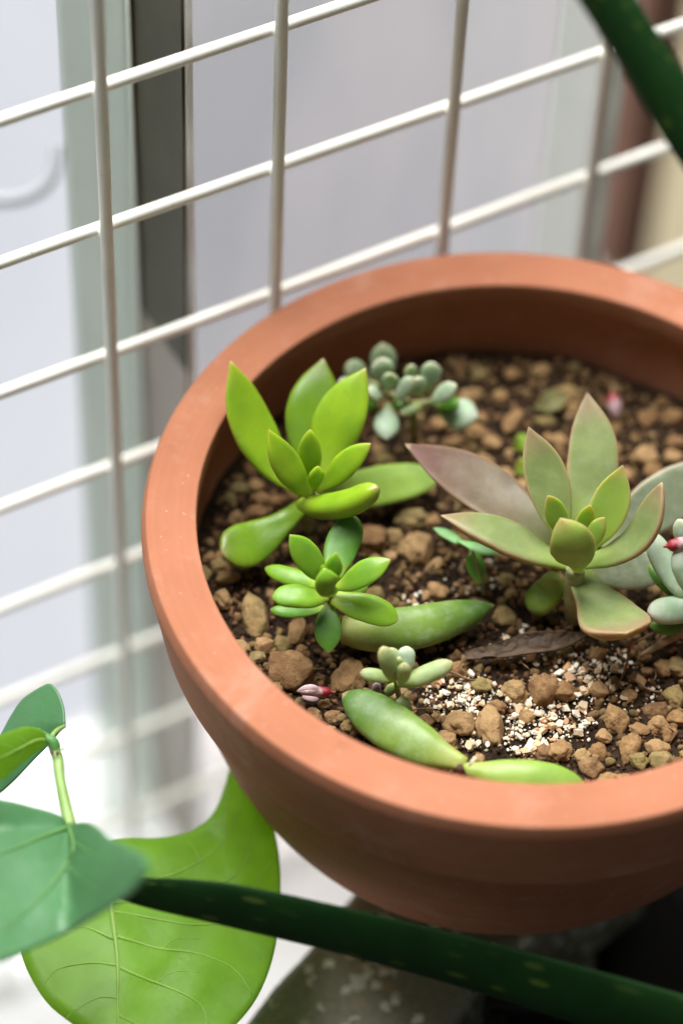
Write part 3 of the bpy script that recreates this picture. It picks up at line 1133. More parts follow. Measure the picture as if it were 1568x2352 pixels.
def leaf(parent, pts, width, mat, prof='lance', thick=0.34, chan=0.0, tilt=(0, 0), keel=0.0, name='leaf', world_pts=None, n=30, sides=20, twist=0.0, tipfold=0.0):
    """pts: (pixel x, pixel y, millimetres above soil) along the middle; width in pixels of the same view"""
    LEAFN[0] += 1
    rg = random.Random(LEAFN[0])
    P = world_pts if world_pts else [soil_at(*p) for p in pts]
    sp = [Vector(q) for q in catmull(P, 60)]
    # arc length resample, denser near the tip
    acc = [0.0]
    for a, b in zip(sp, sp[1:]):
        acc.append(acc[-1] + (b - a).length)
    L = acc[-1]
    mid = P[len(P) // 2]
    wmax = width * mm_per_px(mid)
    verts, faces, at = [], [], []

    def at_u(u):
        s = u * L
        for i in range(60):
            if acc[i + 1] >= s:
                t = (s - acc[i]) / max(1e-9, acc[i + 1] - acc[i])
                return sp[i].lerp(sp[i + 1], t)
        return sp[-1]
    us = []
    for i in range(n + 1):
        t = i / n
        us.append(t * 0.75 + 0.25 * (1 - (1 - t) ** 2.2))
    us[-1] = 1.0
    seed = Vector((rg.uniform(-9, 9), rg.uniform(-9, 9), 0))
    for i, u in enumerate(us):
        p = at_u(u)
        t = (at_u(min(1, u + 0.02)) - at_u(max(0, u - 0.02))).normalized()
        h = -FW + RT * tilt[0] + UP * tilt[1]
        nn = (h - t * h.dot(t)).normalized()
        if twist:
            nn = Matrix.Rotation(twist * u, 3, t) @ nn
        b = t.cross(nn)
        w = smooth_tab(PROF[prof], u) if u < 0.999 else 0.0
        hw = 0.5 * wmax * max(w, 0.012)
        th = thick * wmax * max(w, 0.012) ** 0.8
        ch = chan * wmax * max(0, w) * min(1, u * 4)
        for k in range(sides):
            a = 2 * math.pi * k / sides
            ca, sa = math.cos(a), math.sin(a)
            lat = math.copysign(abs(ca) ** 0.92, ca)
            if sa >= 0:
                off = th * 0.42 * sa - ch * (1 - lat * lat)
            else:
                off = th * 0.58 * sa * (1 - keel * abs(lat)) * (1 + 0.35 * keel)
            wobble = 1 + 0.025 * noise.noise(seed + Vector((u * 3.0, lat * 1.5, sa)))
            off += wmax * 0.022 * noise.noise(seed + Vector((u * 4, lat * 1.6, 5 + sa)))
            verts.append(p + b * lat * hw * wobble + nn * off)
            at.append((u, abs(lat), 0.5 + 0.5 * sa, rg.random()))
    for i in range(n):
        for k in range(sides):
            j = (k + 1) % sides
            faces.append((i * sides + k, i * sides + j, (i + 1) * sides + j, (i + 1) * sides + k))
    faces.append(tuple(reversed(range(sides))))
    faces.append(tuple(range(n * sides, (n + 1) * sides)))
    o = mesh_obj(name, verts, faces, mat if not isinstance(mat, str) else M[mat], parent, origin=P[0], attr=at)
    return o


def stem(parent, pts, radii_px, mat='stem', name='stem', sides=12):
    P = [soil_at(*p) for p in pts]
    n = 16
    C = [Vector(q) for q in catmull(P, n)]
    R = [q[0] for q in catmull([(r * mm_per_px(P[0]),) for r in radii_px], n)]
    v, f = tube(C, R, sides)
    return mesh_obj(name, v, f, M[mat], parent, origin=P[0])


# --- tall lime rosette
g1 = thing('lime_succulent', soil_at(712, 1185, 0), 'tall yellow-green succulent rosette with upright pointed leaves beside the pot wall', 'succulent')
stem(g1, [(708, 1215, 0), (706, 1175, 8), (708, 1145, 15), (716, 1118, 22)], [15, 15, 14, 9])
leaf(g1, [(712, 1085, 19), (708, 1010, 24), (724, 920, 30), (742, 822, 36)], 126, 'darklime', 'wide', 0.30, 0.04, (0, -0.2))
leaf(g1, [(700, 1128, 18), (632, 1068, 24), (574, 965, 33), (529, 828, 46)], 112, 'lime', 'wide', 0.40, 0.03, (0.5, 0.1))
leaf(g1, [(728, 1108, 21), (752, 1030, 28), (790, 940, 36), (840, 845, 44)], 122, 'lime', 'wide', 0.36, 0.05, (-0.25, 0.0))
leaf(g1, [(722, 1128, 19), (800, 1128, 12), (900, 1110, 8), (1012, 1092, 7)], 96, 'pale_lime', 'oblong', 0.3, 0.05, (0, 0.25))
leaf(g1, [(706, 1150, 16), (650, 1200, 12), (585, 1242, 11), (508, 1272, 13)], 112, 'darklime', 'spoon', 0.44, 0.09, (0.0, 0.25))
leaf(g1, [(716, 1110, 24), (712, 1070, 31), (711, 1025, 37), (712, 986, 42)], 57, 'lime', 'lance', 0.42, 0.0)
leaf(g1, [(728, 1124, 23), (765, 1095, 29), (806, 1055, 35), (852, 1018, 40)], 62, 'lime', 'lance', 0.42, 0.04, (-0.15, 0.2))
leaf(g1, [(712, 1138, 24), (682, 1100, 32), (645, 1045, 40), (617, 986, 47)], 76, 'lime', 'wide', 0.40, 0.02, (0.45, 0.1))
leaf(g1, [(692, 1158, 21), (745, 1160, 27), (805, 1150, 33), (868, 1118, 40)], 68, 'lime', 'bean', 0.95, 0.05, (0.0, 0.8))
leaf(g1, [(722, 1124, 27), (724, 1108, 30), (727, 1090, 34), (730, 1070, 37)], 40, 'lime', 'lance', 0.5, 0.0, (0.2, 0))

# --- small bright rosette
g2 = thing('green_rosette', soil_at(760, 1440, 0), 'small glossy green rosette growing at the end of a plump lying leaf', 'succulent')
stem(g2, [(765, 1450, 1), (762, 1420, 8), (757, 1385, 16), (754, 1352, 23)], [11, 11, 12, 10])
leaf(g2, [(765, 1325, 20), (775, 1285, 21), (790, 1240, 23), (818, 1186, 26)], 80, 'darkgreen', 'oblong', 0.32, 0.02, (0, 0.1))
leaf(g2, [(745, 1345, 17), (710, 1335, 15), (660, 1322, 14), (608, 1305, 13)], 46, 'leafgreen', 'oblong', 0.45, 0, (0, 0.4))
leaf(g2, [(745, 1398, 14), (710, 1402, 12), (665, 1404, 10), (620, 1400, 9)], 34, 'darkgreen', 'oblong', 0.4, 0, (0, 0.5))
leaf(g2, [(765, 1360, 19), (795, 1352, 17), (820, 1348, 16), (846, 1338, 16)], 40, 'leafgreen', 'oblong', 0.4, 0, (0, 0.4))
leaf(g2, [(752, 1340, 23), (730, 1312, 28), (700, 1272, 33), (665, 1228, 38)], 68, 'leafgreen', 'petal', 0.36, 0.03, (0.2, 0.1))
leaf(g2, [(764, 1352, 23), (800, 1338, 27), (845, 1312, 31), (897, 1285, 34)], 64, 'leafgreen', 'petal', 0.40, 0.05, (-0.1, 0.35))
leaf(g2, [(748, 1368, 22), (715, 1372, 24), (672, 1368, 25), (624, 1374, 25)], 62, 'leafgreen', 'oblong', 0.5, 0.05, (0.0, 0.55))
leaf(g2, [(764, 1372, 20), (808, 1388, 20), (860, 1402, 19), (914, 1426, 17)], 70, 'leafgreen', 'oblong', 0.34, 0.04, (0.1, 0.3))
leaf(g2, [(756, 1378, 18), (754, 1412, 17), (753, 1452, 15), (755, 1500, 12)], 66, 'darkgreen', 'petal', 0.26, 0.03, (0.0, 0.2))
leaf(g2, [(758, 1342, 27), (762, 1320, 31), (767, 1295, 35), (771, 1268, 38)], 44, 'leafgreen', 'lance', 0.42, 0, (0, 0))
leaf(g2, [(752, 1366, 26), (752, 1350, 31), (749, 1330, 35), (744, 1304, 38)], 62, 'leafgreen', 'petal', 0.5, -0.05, (0.0, 0.5))
leaf(g2, [(748, 1330, 29), (744, 1318, 31), (742, 1306, 34), (741, 1298, 36)], 18, 'leafgreen', 'lance', 0.6, 0)

mo = thing('fallen_leaf', soil_at(800, 1455, 3), 'plump green leaf lying on soil, attached to the small glossy rosette', 'leaf')
leaf(mo, [(786, 1446, 6), (870, 1450, 7), (960, 1440, 7), (1050, 1416, 6), (1136, 1390, 5)], 104, 'mother', 'mother', 0.75, 0.0, (0, 0.2), name='blade')

# --- olive rosette
t1 = thing('olive_rosette', soil_at(1315, 1390, 0), 'olive green rosette with bronze pointed leaves and tan edges', 'succulent')
stem(t1, [(1318, 1420, 0), (1316, 1385, 8), (1316, 1345, 15), (1322, 1300, 23)], [22, 21, 22, 22])
leaf(t1, [(1385, 1262, 16), (1455, 1200, 15), (1540, 1138, 16), (1660, 1050, 20)], 128, 'greygreen', 'wide', 0.2, 0.05, (0.1, 0.0))
leaf(t1, [(1345, 1305, 16), (1400, 1312, 13), (1460, 1310, 11), (1535, 1296, 9)], 92, 'greygreen', 'oblong', 0.24, 0.03, (0, 0.2))
leaf(t1, [(1330, 1230, 22), (1345, 1150, 27), (1362, 1040, 34), (1348, 900, 42)], 120, 'olive', 'wide', 0.22, 0.09, (-0.05, 0.0))
leaf(t1, [(1300, 1250, 20), (1215, 1195, 22), (1090, 1105, 25), (930, 1020, 30)], 140, 'bronze', 'wide', 0.30, 0.13, (0.25, 0.5))
leaf(t1, [(1300, 1245, 24), (1278, 1180, 31), (1252, 1090, 38), (1213, 980, 46)], 106, 'olive', 'wide', 0.22, 0.09, (0.2, 0.0))
leaf(t1, [(1318, 1300, 20), (1240, 1270, 23), (1140, 1222, 26), (1012, 1184, 29)], 108, 'olive', 'wide', 0.50, 0.12, (0.0, 1.15))
leaf(t1, [(1270, 1322, 13), (1262, 1352, 9), (1240, 1378, 7), (1215, 1402, 6)], 74, 'pale_lime', 'bean', 0.8, 0.0, (0, 0.2))
leaf(t1, [(1350, 1262, 24), (1376, 1215, 31), (1404, 1150, 38), (1430, 1068, 46)], 92, 'youngolive', 'wide', 0.22, 0.10, (-0.15, 0.05))
leaf(t1, [(1340, 1292, 22), (1408, 1272, 27), (1472, 1222, 34), (1520, 1108, 45)], 92, 'olive', 'lance', 0.5, 0.14, (-0.9, 0.7))
leaf(t1, [(1316, 1296, 18), (1346, 1346, 17), (1392, 1404, 18), (1438, 1456, 23)], 172, 'olive', 'spoonpoint', 0.34, 0.14, (0.15, 0.85))
leaf(t1, [(1306, 1240, 28), (1288, 1205, 33), (1272, 1172, 38), (1256, 1138, 43)], 58, 'youngolive', 'lance', 0.3, 0.04, (0.3, 0))
leaf(t1, [(1332, 1240, 28), (1337, 1215, 33), (1345, 1190, 37), (1356, 1160, 42)], 42, 'youngolive', 'lance', 0.3, 0.04, (0.0, 0))
leaf(t1, [(1346, 1262, 29), (1358, 1240, 33), (1372, 1215, 37), (1388, 1188, 41)], 46, 'youngolive', 'lance', 0.36, 0.03, (-0.3, 0.2))
leaf(t1, [(1326, 1312, 24), (1322, 1280, 32), (1308, 1238, 40), (1286, 1190, 46)], 110, 'youngolive', 'petal', 0.30, -0.10, (-0.15, 0.2))

# --- blue-grey plant at the right
b1 = thing('blue_rosette', soil_at(1600, 1440, 0), 'blue-grey plump-leaved succulent with a red bud, beside the olive rosette', 'succulent')
stem(b1, [(1612, 1420, 10), (1568, 1450, 8), (1520, 1478, 4), (1468, 1508, 1)], [10, 10, 9, 5], 'stem_brown')
leaf(b1, [(1600, 1400, 12), (1570, 1375, 13), (1530, 1340, 14), (1490, 1298, 15)], 40, 'darkgreen', 'bean', 0.5, 0, (0, 0.2))
leaf(b1, [(1600, 1385, 16), (1562, 1345, 19), (1525, 1290, 22), (1492, 1222, 26)], 62, 'powder', 'bean', 0.5, 0, (0.1, 0.2))
leaf(b1, [(1610, 1300, 20), (1590, 1268, 24), (1572, 1230, 28), (1556, 1192, 32)], 50, 'powder', 'bean', 0.5, 0)
leaf(b1, [(1640, 1440, 8), (1590, 1442, 8), (1540, 1440, 8), (1490, 1436, 8)], 44, 'darkgreen', 'bean', 0.6, 0, (0, 0.3))
leaf(b1, [(1640, 1392, 14), (1590, 1396, 15), (1540, 1402, 15), (1486, 1406, 16)], 68, 'powder', 'bean', 0.75, 0, (0, 0.3))
leaf(b1, [(1620, 1380, 20), (1596, 1345, 26), (1572, 1300, 31), (1556, 1258, 35)], 66, 'powder', 'bean', 0.6, 0, (0.1, 0.1))
leaf(b1, [(1640, 1330, 22), (1640, 1280, 28), (1634, 1230, 34), (1630, 1180, 38)], 64, 'powder', 'bean', 0.5, 0)
leaf(b1, [(1630, 1350, 24), (1670, 1320, 28), (1710, 1290, 32), (1750, 1262, 34)], 64, 'powder', 'bean', 0.5, 0)


def bud_mat():
    m, nt, b = new_mat('flower_bud')
    a = N(nt, 'ShaderNodeAttribute', attribute_name='lf')
    sp = N(nt, 'ShaderNodeSeparateColor')
    nt.links.new(a.outputs['Color'], sp.inputs[0])
    n = tex_noise(nt, 500, 4, 0.7)
    sh = nt.nodes.new('ShaderNodeMath')
    sh.operation = 'MULTIPLY_ADD'
    nt.links.new(n, sh.inputs[0])
    sh.inputs[1].default_value = 0.5
    nt.links.new(sp.outputs[0], sh.inputs[2])
    c = mixc(nt, ramp(nt, n, 0.35, 0.65), (0.48, 0.38, 0.36), (0.34, 0.19, 0.22))
    c = mixc(nt, ramp(nt, sh.outputs[0], 0.72, 0.95), c, (0.25, 0.012, 0.024))
    c = mixc(nt, ramp(nt, sh.outputs[0], 1.16, 1.24), c, (0.40, 0.20, 0.12))
    nt.links.new(c, b.inputs['Base Color'])
    b.inputs['Roughness'].default_value = 0.5
    b.inputs['Subsurface Weight'].default_value = 0.2
    b.inputs['Subsurface Scale'].default_value = 0.001
    return m


M['bud'] = bud_mat()


def bud(parent, a, b, w, n=24):
    """a, b: (px, py, h) open end and stalk end; overlapping petals wrapped round one another"""
    A, B = soil_at(*a), soil_at(*b)
    L = B - A
    wm = w * mm_per_px(A)
    prof = [(0, .18), (.12, .62), (.35, .95), (.6, 1), (.78, .85), (.86, .42), (.92, .22), (1, .16)]
    t = L.normalized()
    e1 = t.orthogonal().normalized()
    e2 = t.cross(e1)
    sides = 24
    verts, faces, at = [], [], []
    for i in range(n + 1):
        u = i / n
        r = 0.5 * wm * interp(prof, u)
        for k in range(sides):
            an = 2 * math.pi * k / sides
            fold = 1 + 0.13 * ((an * 5 / (2 * math.pi) + u * 0.8) % 1.0 - 0.5) * (1 if u < 0.8 else 0.2)
            slip = (0.06 * math.sin(an * 3) * (1 - u)) if u < 0.3 else 0
            verts.append(A + L * (u + slip) + (e1 * math.cos(an) + e2 * math.sin(an)) * r * fold)
            at.append((u, 0, 0, 0))
    for i in range(n):
        for k in range(sides):
            j = (k + 1) % sides
            faces.append((i * sides + k, i * sides + j, (i + 1) * sides + j, (i + 1) * sides + k))
    faces.append(tuple(reversed(range(sides))))
    faces.append(tuple(range(n * sides, (n + 1) * sides)))
    mesh_obj('bud', verts, faces, M['bud'], parent, origin=A, attr=at)


bud(b1, (1600, 1243, 36), (1522, 1256, 36), 32)

# --- powdery chain plant at the back
c1 = thing('powdery_succulent', soil_at(948, 985, 0), 'powdery blue-green trailing succulent with stubby leaves near the back pot wall', 'succulent')
stem(c1, [(952, 1000, 1), (950, 965, 9), (945, 930, 16), (925, 915, 20)], [11, 10, 9, 8], 'stem')
stem(c1, [(945, 930, 16), (985, 925, 17), (1010, 935, 15), (1030, 950, 12)], [9, 9, 8, 7], 'stem')
stem(c1, [(925, 915, 20), (900, 905, 21), (880, 890, 20), (850, 880, 18)], [8, 8, 8, 7], 'stem')
for (ax, ay, ah, bx, by, bh, w, mt) in (
        (884, 885, 14, 878, 792, 24, 64, 'dimpowder'), (850, 880, 14, 796, 838, 20, 58, 'dimpowder'), (845, 885, 18, 778, 880, 24, 36, 'powder'),
        (885, 890, 21, 874, 826, 30, 58, 'powder'), (893, 900, 23, 898, 860, 31, 40, 'powder'), (880, 912, 22, 848, 900, 27, 44, 'powder'),
        (905, 922, 23, 948, 870, 32, 42, 'powder'), (948, 880, 22, 940, 842, 30, 36, 'powder'), (985, 898, 20, 992, 834, 29, 50, 'powder'),
        (968, 912, 22, 955, 872, 30, 46, 'powder'), (985, 926, 20, 1046, 886, 28, 46, 'powder'), (1000, 940, 14, 1094, 958, 15, 80, 'powder'),
        (890, 925, 20, 886, 1006, 16, 62, 'powder'), (968, 932, 18, 920, 950, 17, 24, 'baby'), (1000, 930, 16, 1052, 930, 20, 44, 'darkgreen'),
        (905, 905, 18, 930, 945, 16, 38, 'darkgreen'), (860, 900, 16, 840, 940, 12, 44, 'darkgreen')):
    bx, by, bh = ax + (bx - ax) * 1.04, ay + (by - ay) * 1.06, ah + (bh - ah) * 1.1
    leaf(c1, [(ax, ay, ah), ((ax * 2 + bx) / 3, (ay * 2 + by) / 3, (ah * 2 + bh) / 3 - 0.4), ((ax + bx * 2) / 3, (ay + by * 2) / 3, (ah + bh * 2) / 3 - 0.4), (bx, by, bh)], w * 1.0, mt, 'petal' if w > 30 else 'bean', 0.55, 0.02, (0, 0.3), n=22, sides=16)

# --- tiny blue seedling in front
k1 = thing('tiny_succulent', soil_at(935, 1640, 0), 'tiny blue-green succulent sprout with rounded leaves standing beside the white grit', 'succulent')
stem(k1, [(950, 1655, 0), (930, 1630, 2), (915, 1595, 6), (909, 1560, 12)], [9, 8, 7, 6], 'stem')
leaf(k1, [(908, 1558, 13), (906, 1535, 15), (901, 1512, 18), (896, 1487, 20)], 44, 'baby', 'bean', 0.5, 0)
leaf(k1, [(922, 1548, 14), (927, 1528, 17), (932, 1508, 19), (935, 1484, 21)], 45, 'powder', 'bean', 0.5, 0)
leaf(k1, [(904, 1558, 12), (882, 1556, 12), (855, 1550, 13), (825, 1546, 13)], 33, 'baby', 'bean', 0.75, 0, (0, 0.4))
leaf(k1, [(912, 1568, 12), (950, 1560, 14), (995, 1542, 16), (1041, 1522, 18)], 46, 'baby', 'bean', 0.75, 0, (0, 0.4))
leaf(k1, [(906, 1560, 15), (898, 1538, 19), (888, 1512, 23), (876, 1486, 26)], 45, 'baby', 'bean', 0.6, 0, (0.2, 0.2))
leaf(k1, [(914, 1535, 17), (915, 1526, 19), (916, 1518, 21), (917, 1508, 22)], 20, 'baby', 'bean', 0.8, 0)
leaf(k1, [(922, 1568, 15), (925, 1553, 18), (928, 1538, 21), (930, 1524, 23)], 34, 'baby', 'bean', 0.8, 0, (0, 0.4))
leaf(k1, [(905, 1572, 8), (900, 1580, 7), (894, 1588, 6), (888, 1598, 5)], 25, 'baby', 'bean', 0.8, 0)
leaf(k1, [(934, 1642, 3), (930, 1630, 5), (925, 1616, 7), (921, 1600, 8)], 38, 'baby', 'bean', 0.9, 0)
leaf(k1, [(866, 1606, 2), (866, 1594, 4), (864, 1582, 6), (868, 1568, 8)], 22, M['withered'], 'bean', 0.7, 0, name='dry_stub')

# --- two leaves lying at the front, joined end to end
fa = thing('fallen_leaf', soil_at(920, 1690, 3), 'long green leaf lying against the pot wall, narrow end at a brown scar', 'leaf')
leaf(fa, [(1068, 1756, 8), (985, 1722, 8), (900, 1672, 8), (836, 1626, 8), (786, 1594, 8)], 116, 'mother', 'lying', 0.55, 0.0, (0.1, 0.25), name='blade')
fb = thing('fallen_leaf', soil_at(1190, 1785, 3), 'short pale green leaf lying partly hidden by the pot rim', 'leaf')
leaf(fb, [(1064, 1764, 8), (1130, 1778, 9), (1210, 1790, 9), (1280, 1800, 8), (1350, 1816, 6)], 92, 'pale_lime', 'lying', 0.6, 0.0, (0, 0.3), name='blade')
leaf(fb, [(1066, 1786, 10), (1060, 1776, 12), (1056, 1766, 13), (1060, 1756, 13)], 20, M['scar'], 'bean', 0.6, 0, name='scar')
leaf(fb, [(1076, 1762, 13), (1082, 1752, 14), (1088, 1745, 14), (1094, 1738, 14)], 8, M['callus'], 'bean', 0.5, 0, name='callus')

# --- seedling, small leaves, dry leaf, buds, roots
s1 = thing('seedling', soil_at(1110, 1364, 0), 'thin green seedling between the round clay ball and the olive rosette', 'seedling')
stem(s1, [(1110, 1364, 0), (1104, 1330, 5), (1092, 1290, 10), (1080, 1250, 14)], [5, 4, 4, 3])
leaf(s1, [(1082, 1254, 13), (1055, 1244, 14), (1025, 1226, 14), (994, 1212, 14)], 26, M['seedling'], 'petal', 0.2, 0, (0, 0.5))
leaf(s1, [(1048, 1240, 15), (1080, 1252, 15), (1115, 1264, 15), (1150, 1270, 15)], 28, M['seedling'], 'petal', 0.2, 0, (0, 0.6))
leaf(s1, [(1106, 1340, 4), (1098, 1316, 6), (1090, 1292, 8), (1084, 1266, 10)], 44, 'darkgreen', 'oblong', 0.25, 0)

for (x, y, w, h, mt, nm, lab) in ((1199, 1016, 36, 44, 'moss', 'sprout_leaf', 'bright yellow-green sprout leaf above the other one, behind the olive rosette'),
                                  (1202, 1072, 38, 40, 'moss', 'sprout_leaf', 'bright yellow-green sprout leaf nearer to the olive rosette'),
                                  (1264, 922, 74, 52, 'oldleaf', 'shed_leaf', 'round olive shed leaf on the soil near the back pot wall')):
    a = soil_at(x, y, 4)
    o = leaf(None, [(x - w / 2, y + h * 0.3, 2), (x - w * 0.15, y + h * 0.1, 4), (x + w * 0.15, y - h * 0.1, 5), (x + w / 2, y - h * 0.3, 5)], h, M[mt], 'petal', 0.12, 0.08, (0, 0.2), name=nm)
    tag(o, lab, 'leaf')

dl = leaf(None, [(1064, 1506, 2), (1130, 1496, 4), (1210, 1478, 5), (1280, 1470, 5), (1350, 1456, 3)], 50, M['dry'], 'lance', 0.12, 0.2, (0, 0.3), name='dry_leaf')
tag(dl, 'shrivelled dark brown dry leaf lying behind the white grit', 'leaf')
dl.modifiers.new('sub', 'SUBSURF').levels = 1
tx = bpy.data.textures.new('crumple', 'CLOUDS')
tx.noise_scale = 0.006
dm = dl.modifiers.new('crumple', 'DISPLACE')
dm.texture = tx
dm.strength = 0.0028
dm.texture_coords = 'GLOBAL'

fb1 = thing('flower_bud', soil_at(727, 1592, 2), 'fallen pink and white flower bud with red base lying by the big brown pebble', 'flower bud')
bud(fb1, (686, 1588, 3), (770, 1590, 3), 26)
leaf(fb1, [(694, 1600, 4), (705, 1604, 4), (718, 1606, 4), (732, 1606, 4)], 12, M['withered'], 'bean', 0.4, 0, name='withered_petal')
leaf(fb1, [(686, 1586, 5), (700, 1580, 6), (716, 1578, 6), (732, 1582, 5)], 12, M['petal'], 'bean', 0.4, 0, name='petal')
fb2 = thing('flower_bud', soil_at(1409, 928, 2), 'fallen pale flower bud with red top beside the back pot wall', 'flower bud')
bud(fb2, (1416, 958, 3), (1404, 898, 6), 32)


def fibre(pts, r, label, mat='twig', name='root_fibre', grp=None):
    P = [soil_at(*p) for p in pts]
    C = [Vector(q) for q in catmull(P, 22)]
    v, f = tube(C, [r * mm_per_px(P[0]) * (1 - 0.5 * i / 22) for i in range(23)], 6)
    o = mesh_obj(name, v, f, M[mat], origin=P[0])
    tag(o, label, 'root', grp)
    return o


fibre([(1452, 1470, 10), (1444, 1500, 6), (1436, 1535, 3), (1420, 1572, 1)], 4.0, 'pale thin root hanging from the tip of the olive rosette\'s spoon leaf')
fibre([(1500, 1455, 8), (1470, 1470, 9), (1450, 1478, 9), (1436, 1484, 8)], 3.6, 'pale thin root running under the blue-grey succulent')
fibre([(940, 1634, 2), (965, 1628, 3), (990, 1630, 3), (1012, 1640, 1)], 2.0, 'thin reddish root arching beside the tiny sprout')
fibre([(1440, 1555, 1), (1460, 1565, 2), (1490, 1585, 2), (1520, 1590, 1)], 3.5, 'thin brown twig lying right of the white grit')
fibre([(1010, 1540, 2), (1040, 1545, 2), (1075, 1560, 2), (1100, 1562, 1)], 3.0, 'thin tan straw lying behind the white grit')
rgf = random.Random(77)
for i in range(26):
    px, py = rgf.uniform(540, 1560), rgf.uniform(1300, 1720)
    p = soil_at(px, py)
    if math.hypot(p.x, p.y) > 0.078:
        continue
    a = rgf.uniform(0, 6.3)
    L = rgf.uniform(25, 60)
    q = [(px + math.cos(a + rgf.uniform(-.5, .5)) * L * t, py + math.sin(a + rgf.uniform(-.5, .5)) * L * t * 0.7, 1 + 2.2 * math.sin(t * 3.1)) for t in (0, .33, .66, 1)]
    mk = nearest_mark(p.x, p.y)
    fibre(q, rgf.uniform(1.2, 2.2), 'fine brown root fibre on the soil nearest to ' + mk, grp='fine root fibres by ' + mk)

# ------------------------------------------------------------------ aloe leaves


def aloe(name, label, rows, thick, tilt, crease, parent_name='blade'):
    """rows: (pixel x, y, depth in metres, width in pixels)"""
    root = thing(name, at_d(*rows[-1][:3]), label, 'aloe leaf')
    R = catmull(rows, 56)
    sides = 24
    verts, faces, at = [], [], []
    C = [at_d(r[0], r[1], r[2]) for r in R]
    for i, r in enumerate(R):
        t = (C[min(i + 1, 56)] - C[max(i - 1, 0)]).normalized()
        h = -FW + RT * tilt[0] + UP * tilt[1]
        nn = (h - t * h.dot(t)).normalized()
        b = t.cross(nn)
        hw = max(0.0006, 0.5 * r[3] * r[2] / FPX)
        for k in range(sides):
            a = 2 * math.pi * k / sides
            ca, sa = math.cos(a), math.sin(a)
            off = hw * thick * (1.0 * sa if sa > 0 else 0.4 * sa) + hw * crease * (1 - ca * ca) * (0 if sa > 0 else 1)
            verts.append(C[i] + b * hw * ca + nn * off)
            at.append((i / 56, 0.5 + 0.5 * ca, 0.5 + 0.5 * sa, 0))
    for i in range(56):
        for k in range(sides):
            j = (k + 1) % sides
            faces.append((i * sides + k, i * sides + j, (i + 1) * sides + j, (i + 1) * sides + k))
    faces.append(tuple(reversed(range(sides))))
    faces.append(tuple(range(56 * sides, 57 * sides)))
    bl = mesh_obj(parent_name, verts, faces, M['aloe'], root, attr=at)
    # small teeth along both margins
    for side in (0, sides // 2):
        for i in range(30, 54, 8):
            p = verts[i * sides + side]
            c = C[i]
            out = (p - c).normalized()
            along = (C[i + 1] - C[i]).normalized()
            v = [p - along * 0.0006, p + along * 0.0006, p + out * 0.0007 - along * 0.0004, p + Vector((0, 0, 0.0004))]
            mesh_obj('tooth', v, [(0, 1, 2), (0, 3, 1), (1, 3, 2), (0, 2, 3)], M['aloe'], bl, smooth=False, origin=p)
    return root


aloe('aloe_leaf', 'dark green spotted aloe leaf stretching across the front of the pot above the terrazzo',
     [(190, 2030, 0.705, 12), (330, 2050, 0.705, 80), (517, 2078, 0.704, 118), (785, 2138, 0.703, 128), (1087, 2216, 0.702, 142), (1321, 2284, 0.701, 156), (1640, 2385, 0.700, 182)], 0.2, (0.0, -0.5), 0.10)
aloe('aloe_leaf', 'dark green aloe leaf slanting in front of the wire grid above the pot\'s back rim',
     [(1740, 480, 0.668, 26), (1640, 400, 0.664, 90), (1545, 240, 0.660, 118), (1460, 100, 0.656, 114), (1370, -40, 0.652, 114), (1280, -190, 0.648, 122)], 0.7, (0.0, -0.3), 0.12)

# ------------------------------------------------------------------ vine with thin heart-shaped leaves


def thin(parent, centre, outline, dfun, mat, veins=(), vmat=None, cup=0.0, n=72, rings=14, wave=0.0004, vw=4.0):
    """outline: pixels round the blade; dfun(x, y): depth in metres of the blade at that pixel"""
    out = catmull(list(outline) + [outline[0]], n)[:-1]
    cx, cy = centre
    verts, faces = [], []

    def surf(x, y, k):
        p = at_d(x, y, dfun(x, y))
        q = Vector((x * 0.012, y * 0.012, 0))
        return p - FW * (cup * (1 - k * k)) + FW * (wave * noise.noise(q) * 2.0)
    verts.append(surf(cx, cy, 0))
    for r in range(1, rings + 1):
        k = r / rings
        for (x, y) in out:
            verts.append(surf(cx + (x - cx) * k, cy + (y - cy) * k, k))
    for i in range(n):
        faces.append((0, 1 + i, 1 + (i + 1) % n))
    for r in range(rings - 1):
        for i in range(n):
            a, b = 1 + r * n + i, 1 + r * n + (i + 1) % n
            faces.append((a, a + n, b + n, b))
    o = mesh_obj('leaf', verts, faces, mat, parent, origin=verts[0])
    s = o.modifiers.new('thickness', 'SOLIDIFY')
    s.thickness = 0.00035
    s.offset = 0

    def kof(x, y):
        # fraction of the way from centre to outline
        ang = math.atan2(y - cy, x - cx)
        best = min(out, key=lambda q: abs((math.atan2(q[1] - cy, q[0] - cx) - ang + math.pi) % (2 * math.pi) - math.pi))
        d = math.hypot(best[0] - cx, best[1] - cy)
        return min(1.0, math.hypot(x - cx, y - cy) / max(d, 1))
    for vn in veins:
        pts, w0 = vn
        C = []
        for (x, y) in catmull(pts, 20):
            C.append(surf(x, y, kof(x, y)) - FW * 0.00034)
        rad = [max(0.00004, w0 * vw * (1 - 0.8 * i / 20) * mm_per_px(C[0]) * 0.5) for i in range(21)]
        v, f = tube(C, rad, 6)
        mesh_obj('vein', v, f, vmat, o, origin=C[0])
    return o


vine = thing('vine', at_d(160, 1900, 0.712), 'leafy green vine with heart-shaped leaves left of the terracotta pot', 'vine')


def z4(X, Y):
    return (X * 0.51264, 1492.8 + Y * 0.51264)


def z7(X, Y):
    return (X * 0.25632, 1492.8 + Y * 0.25632)


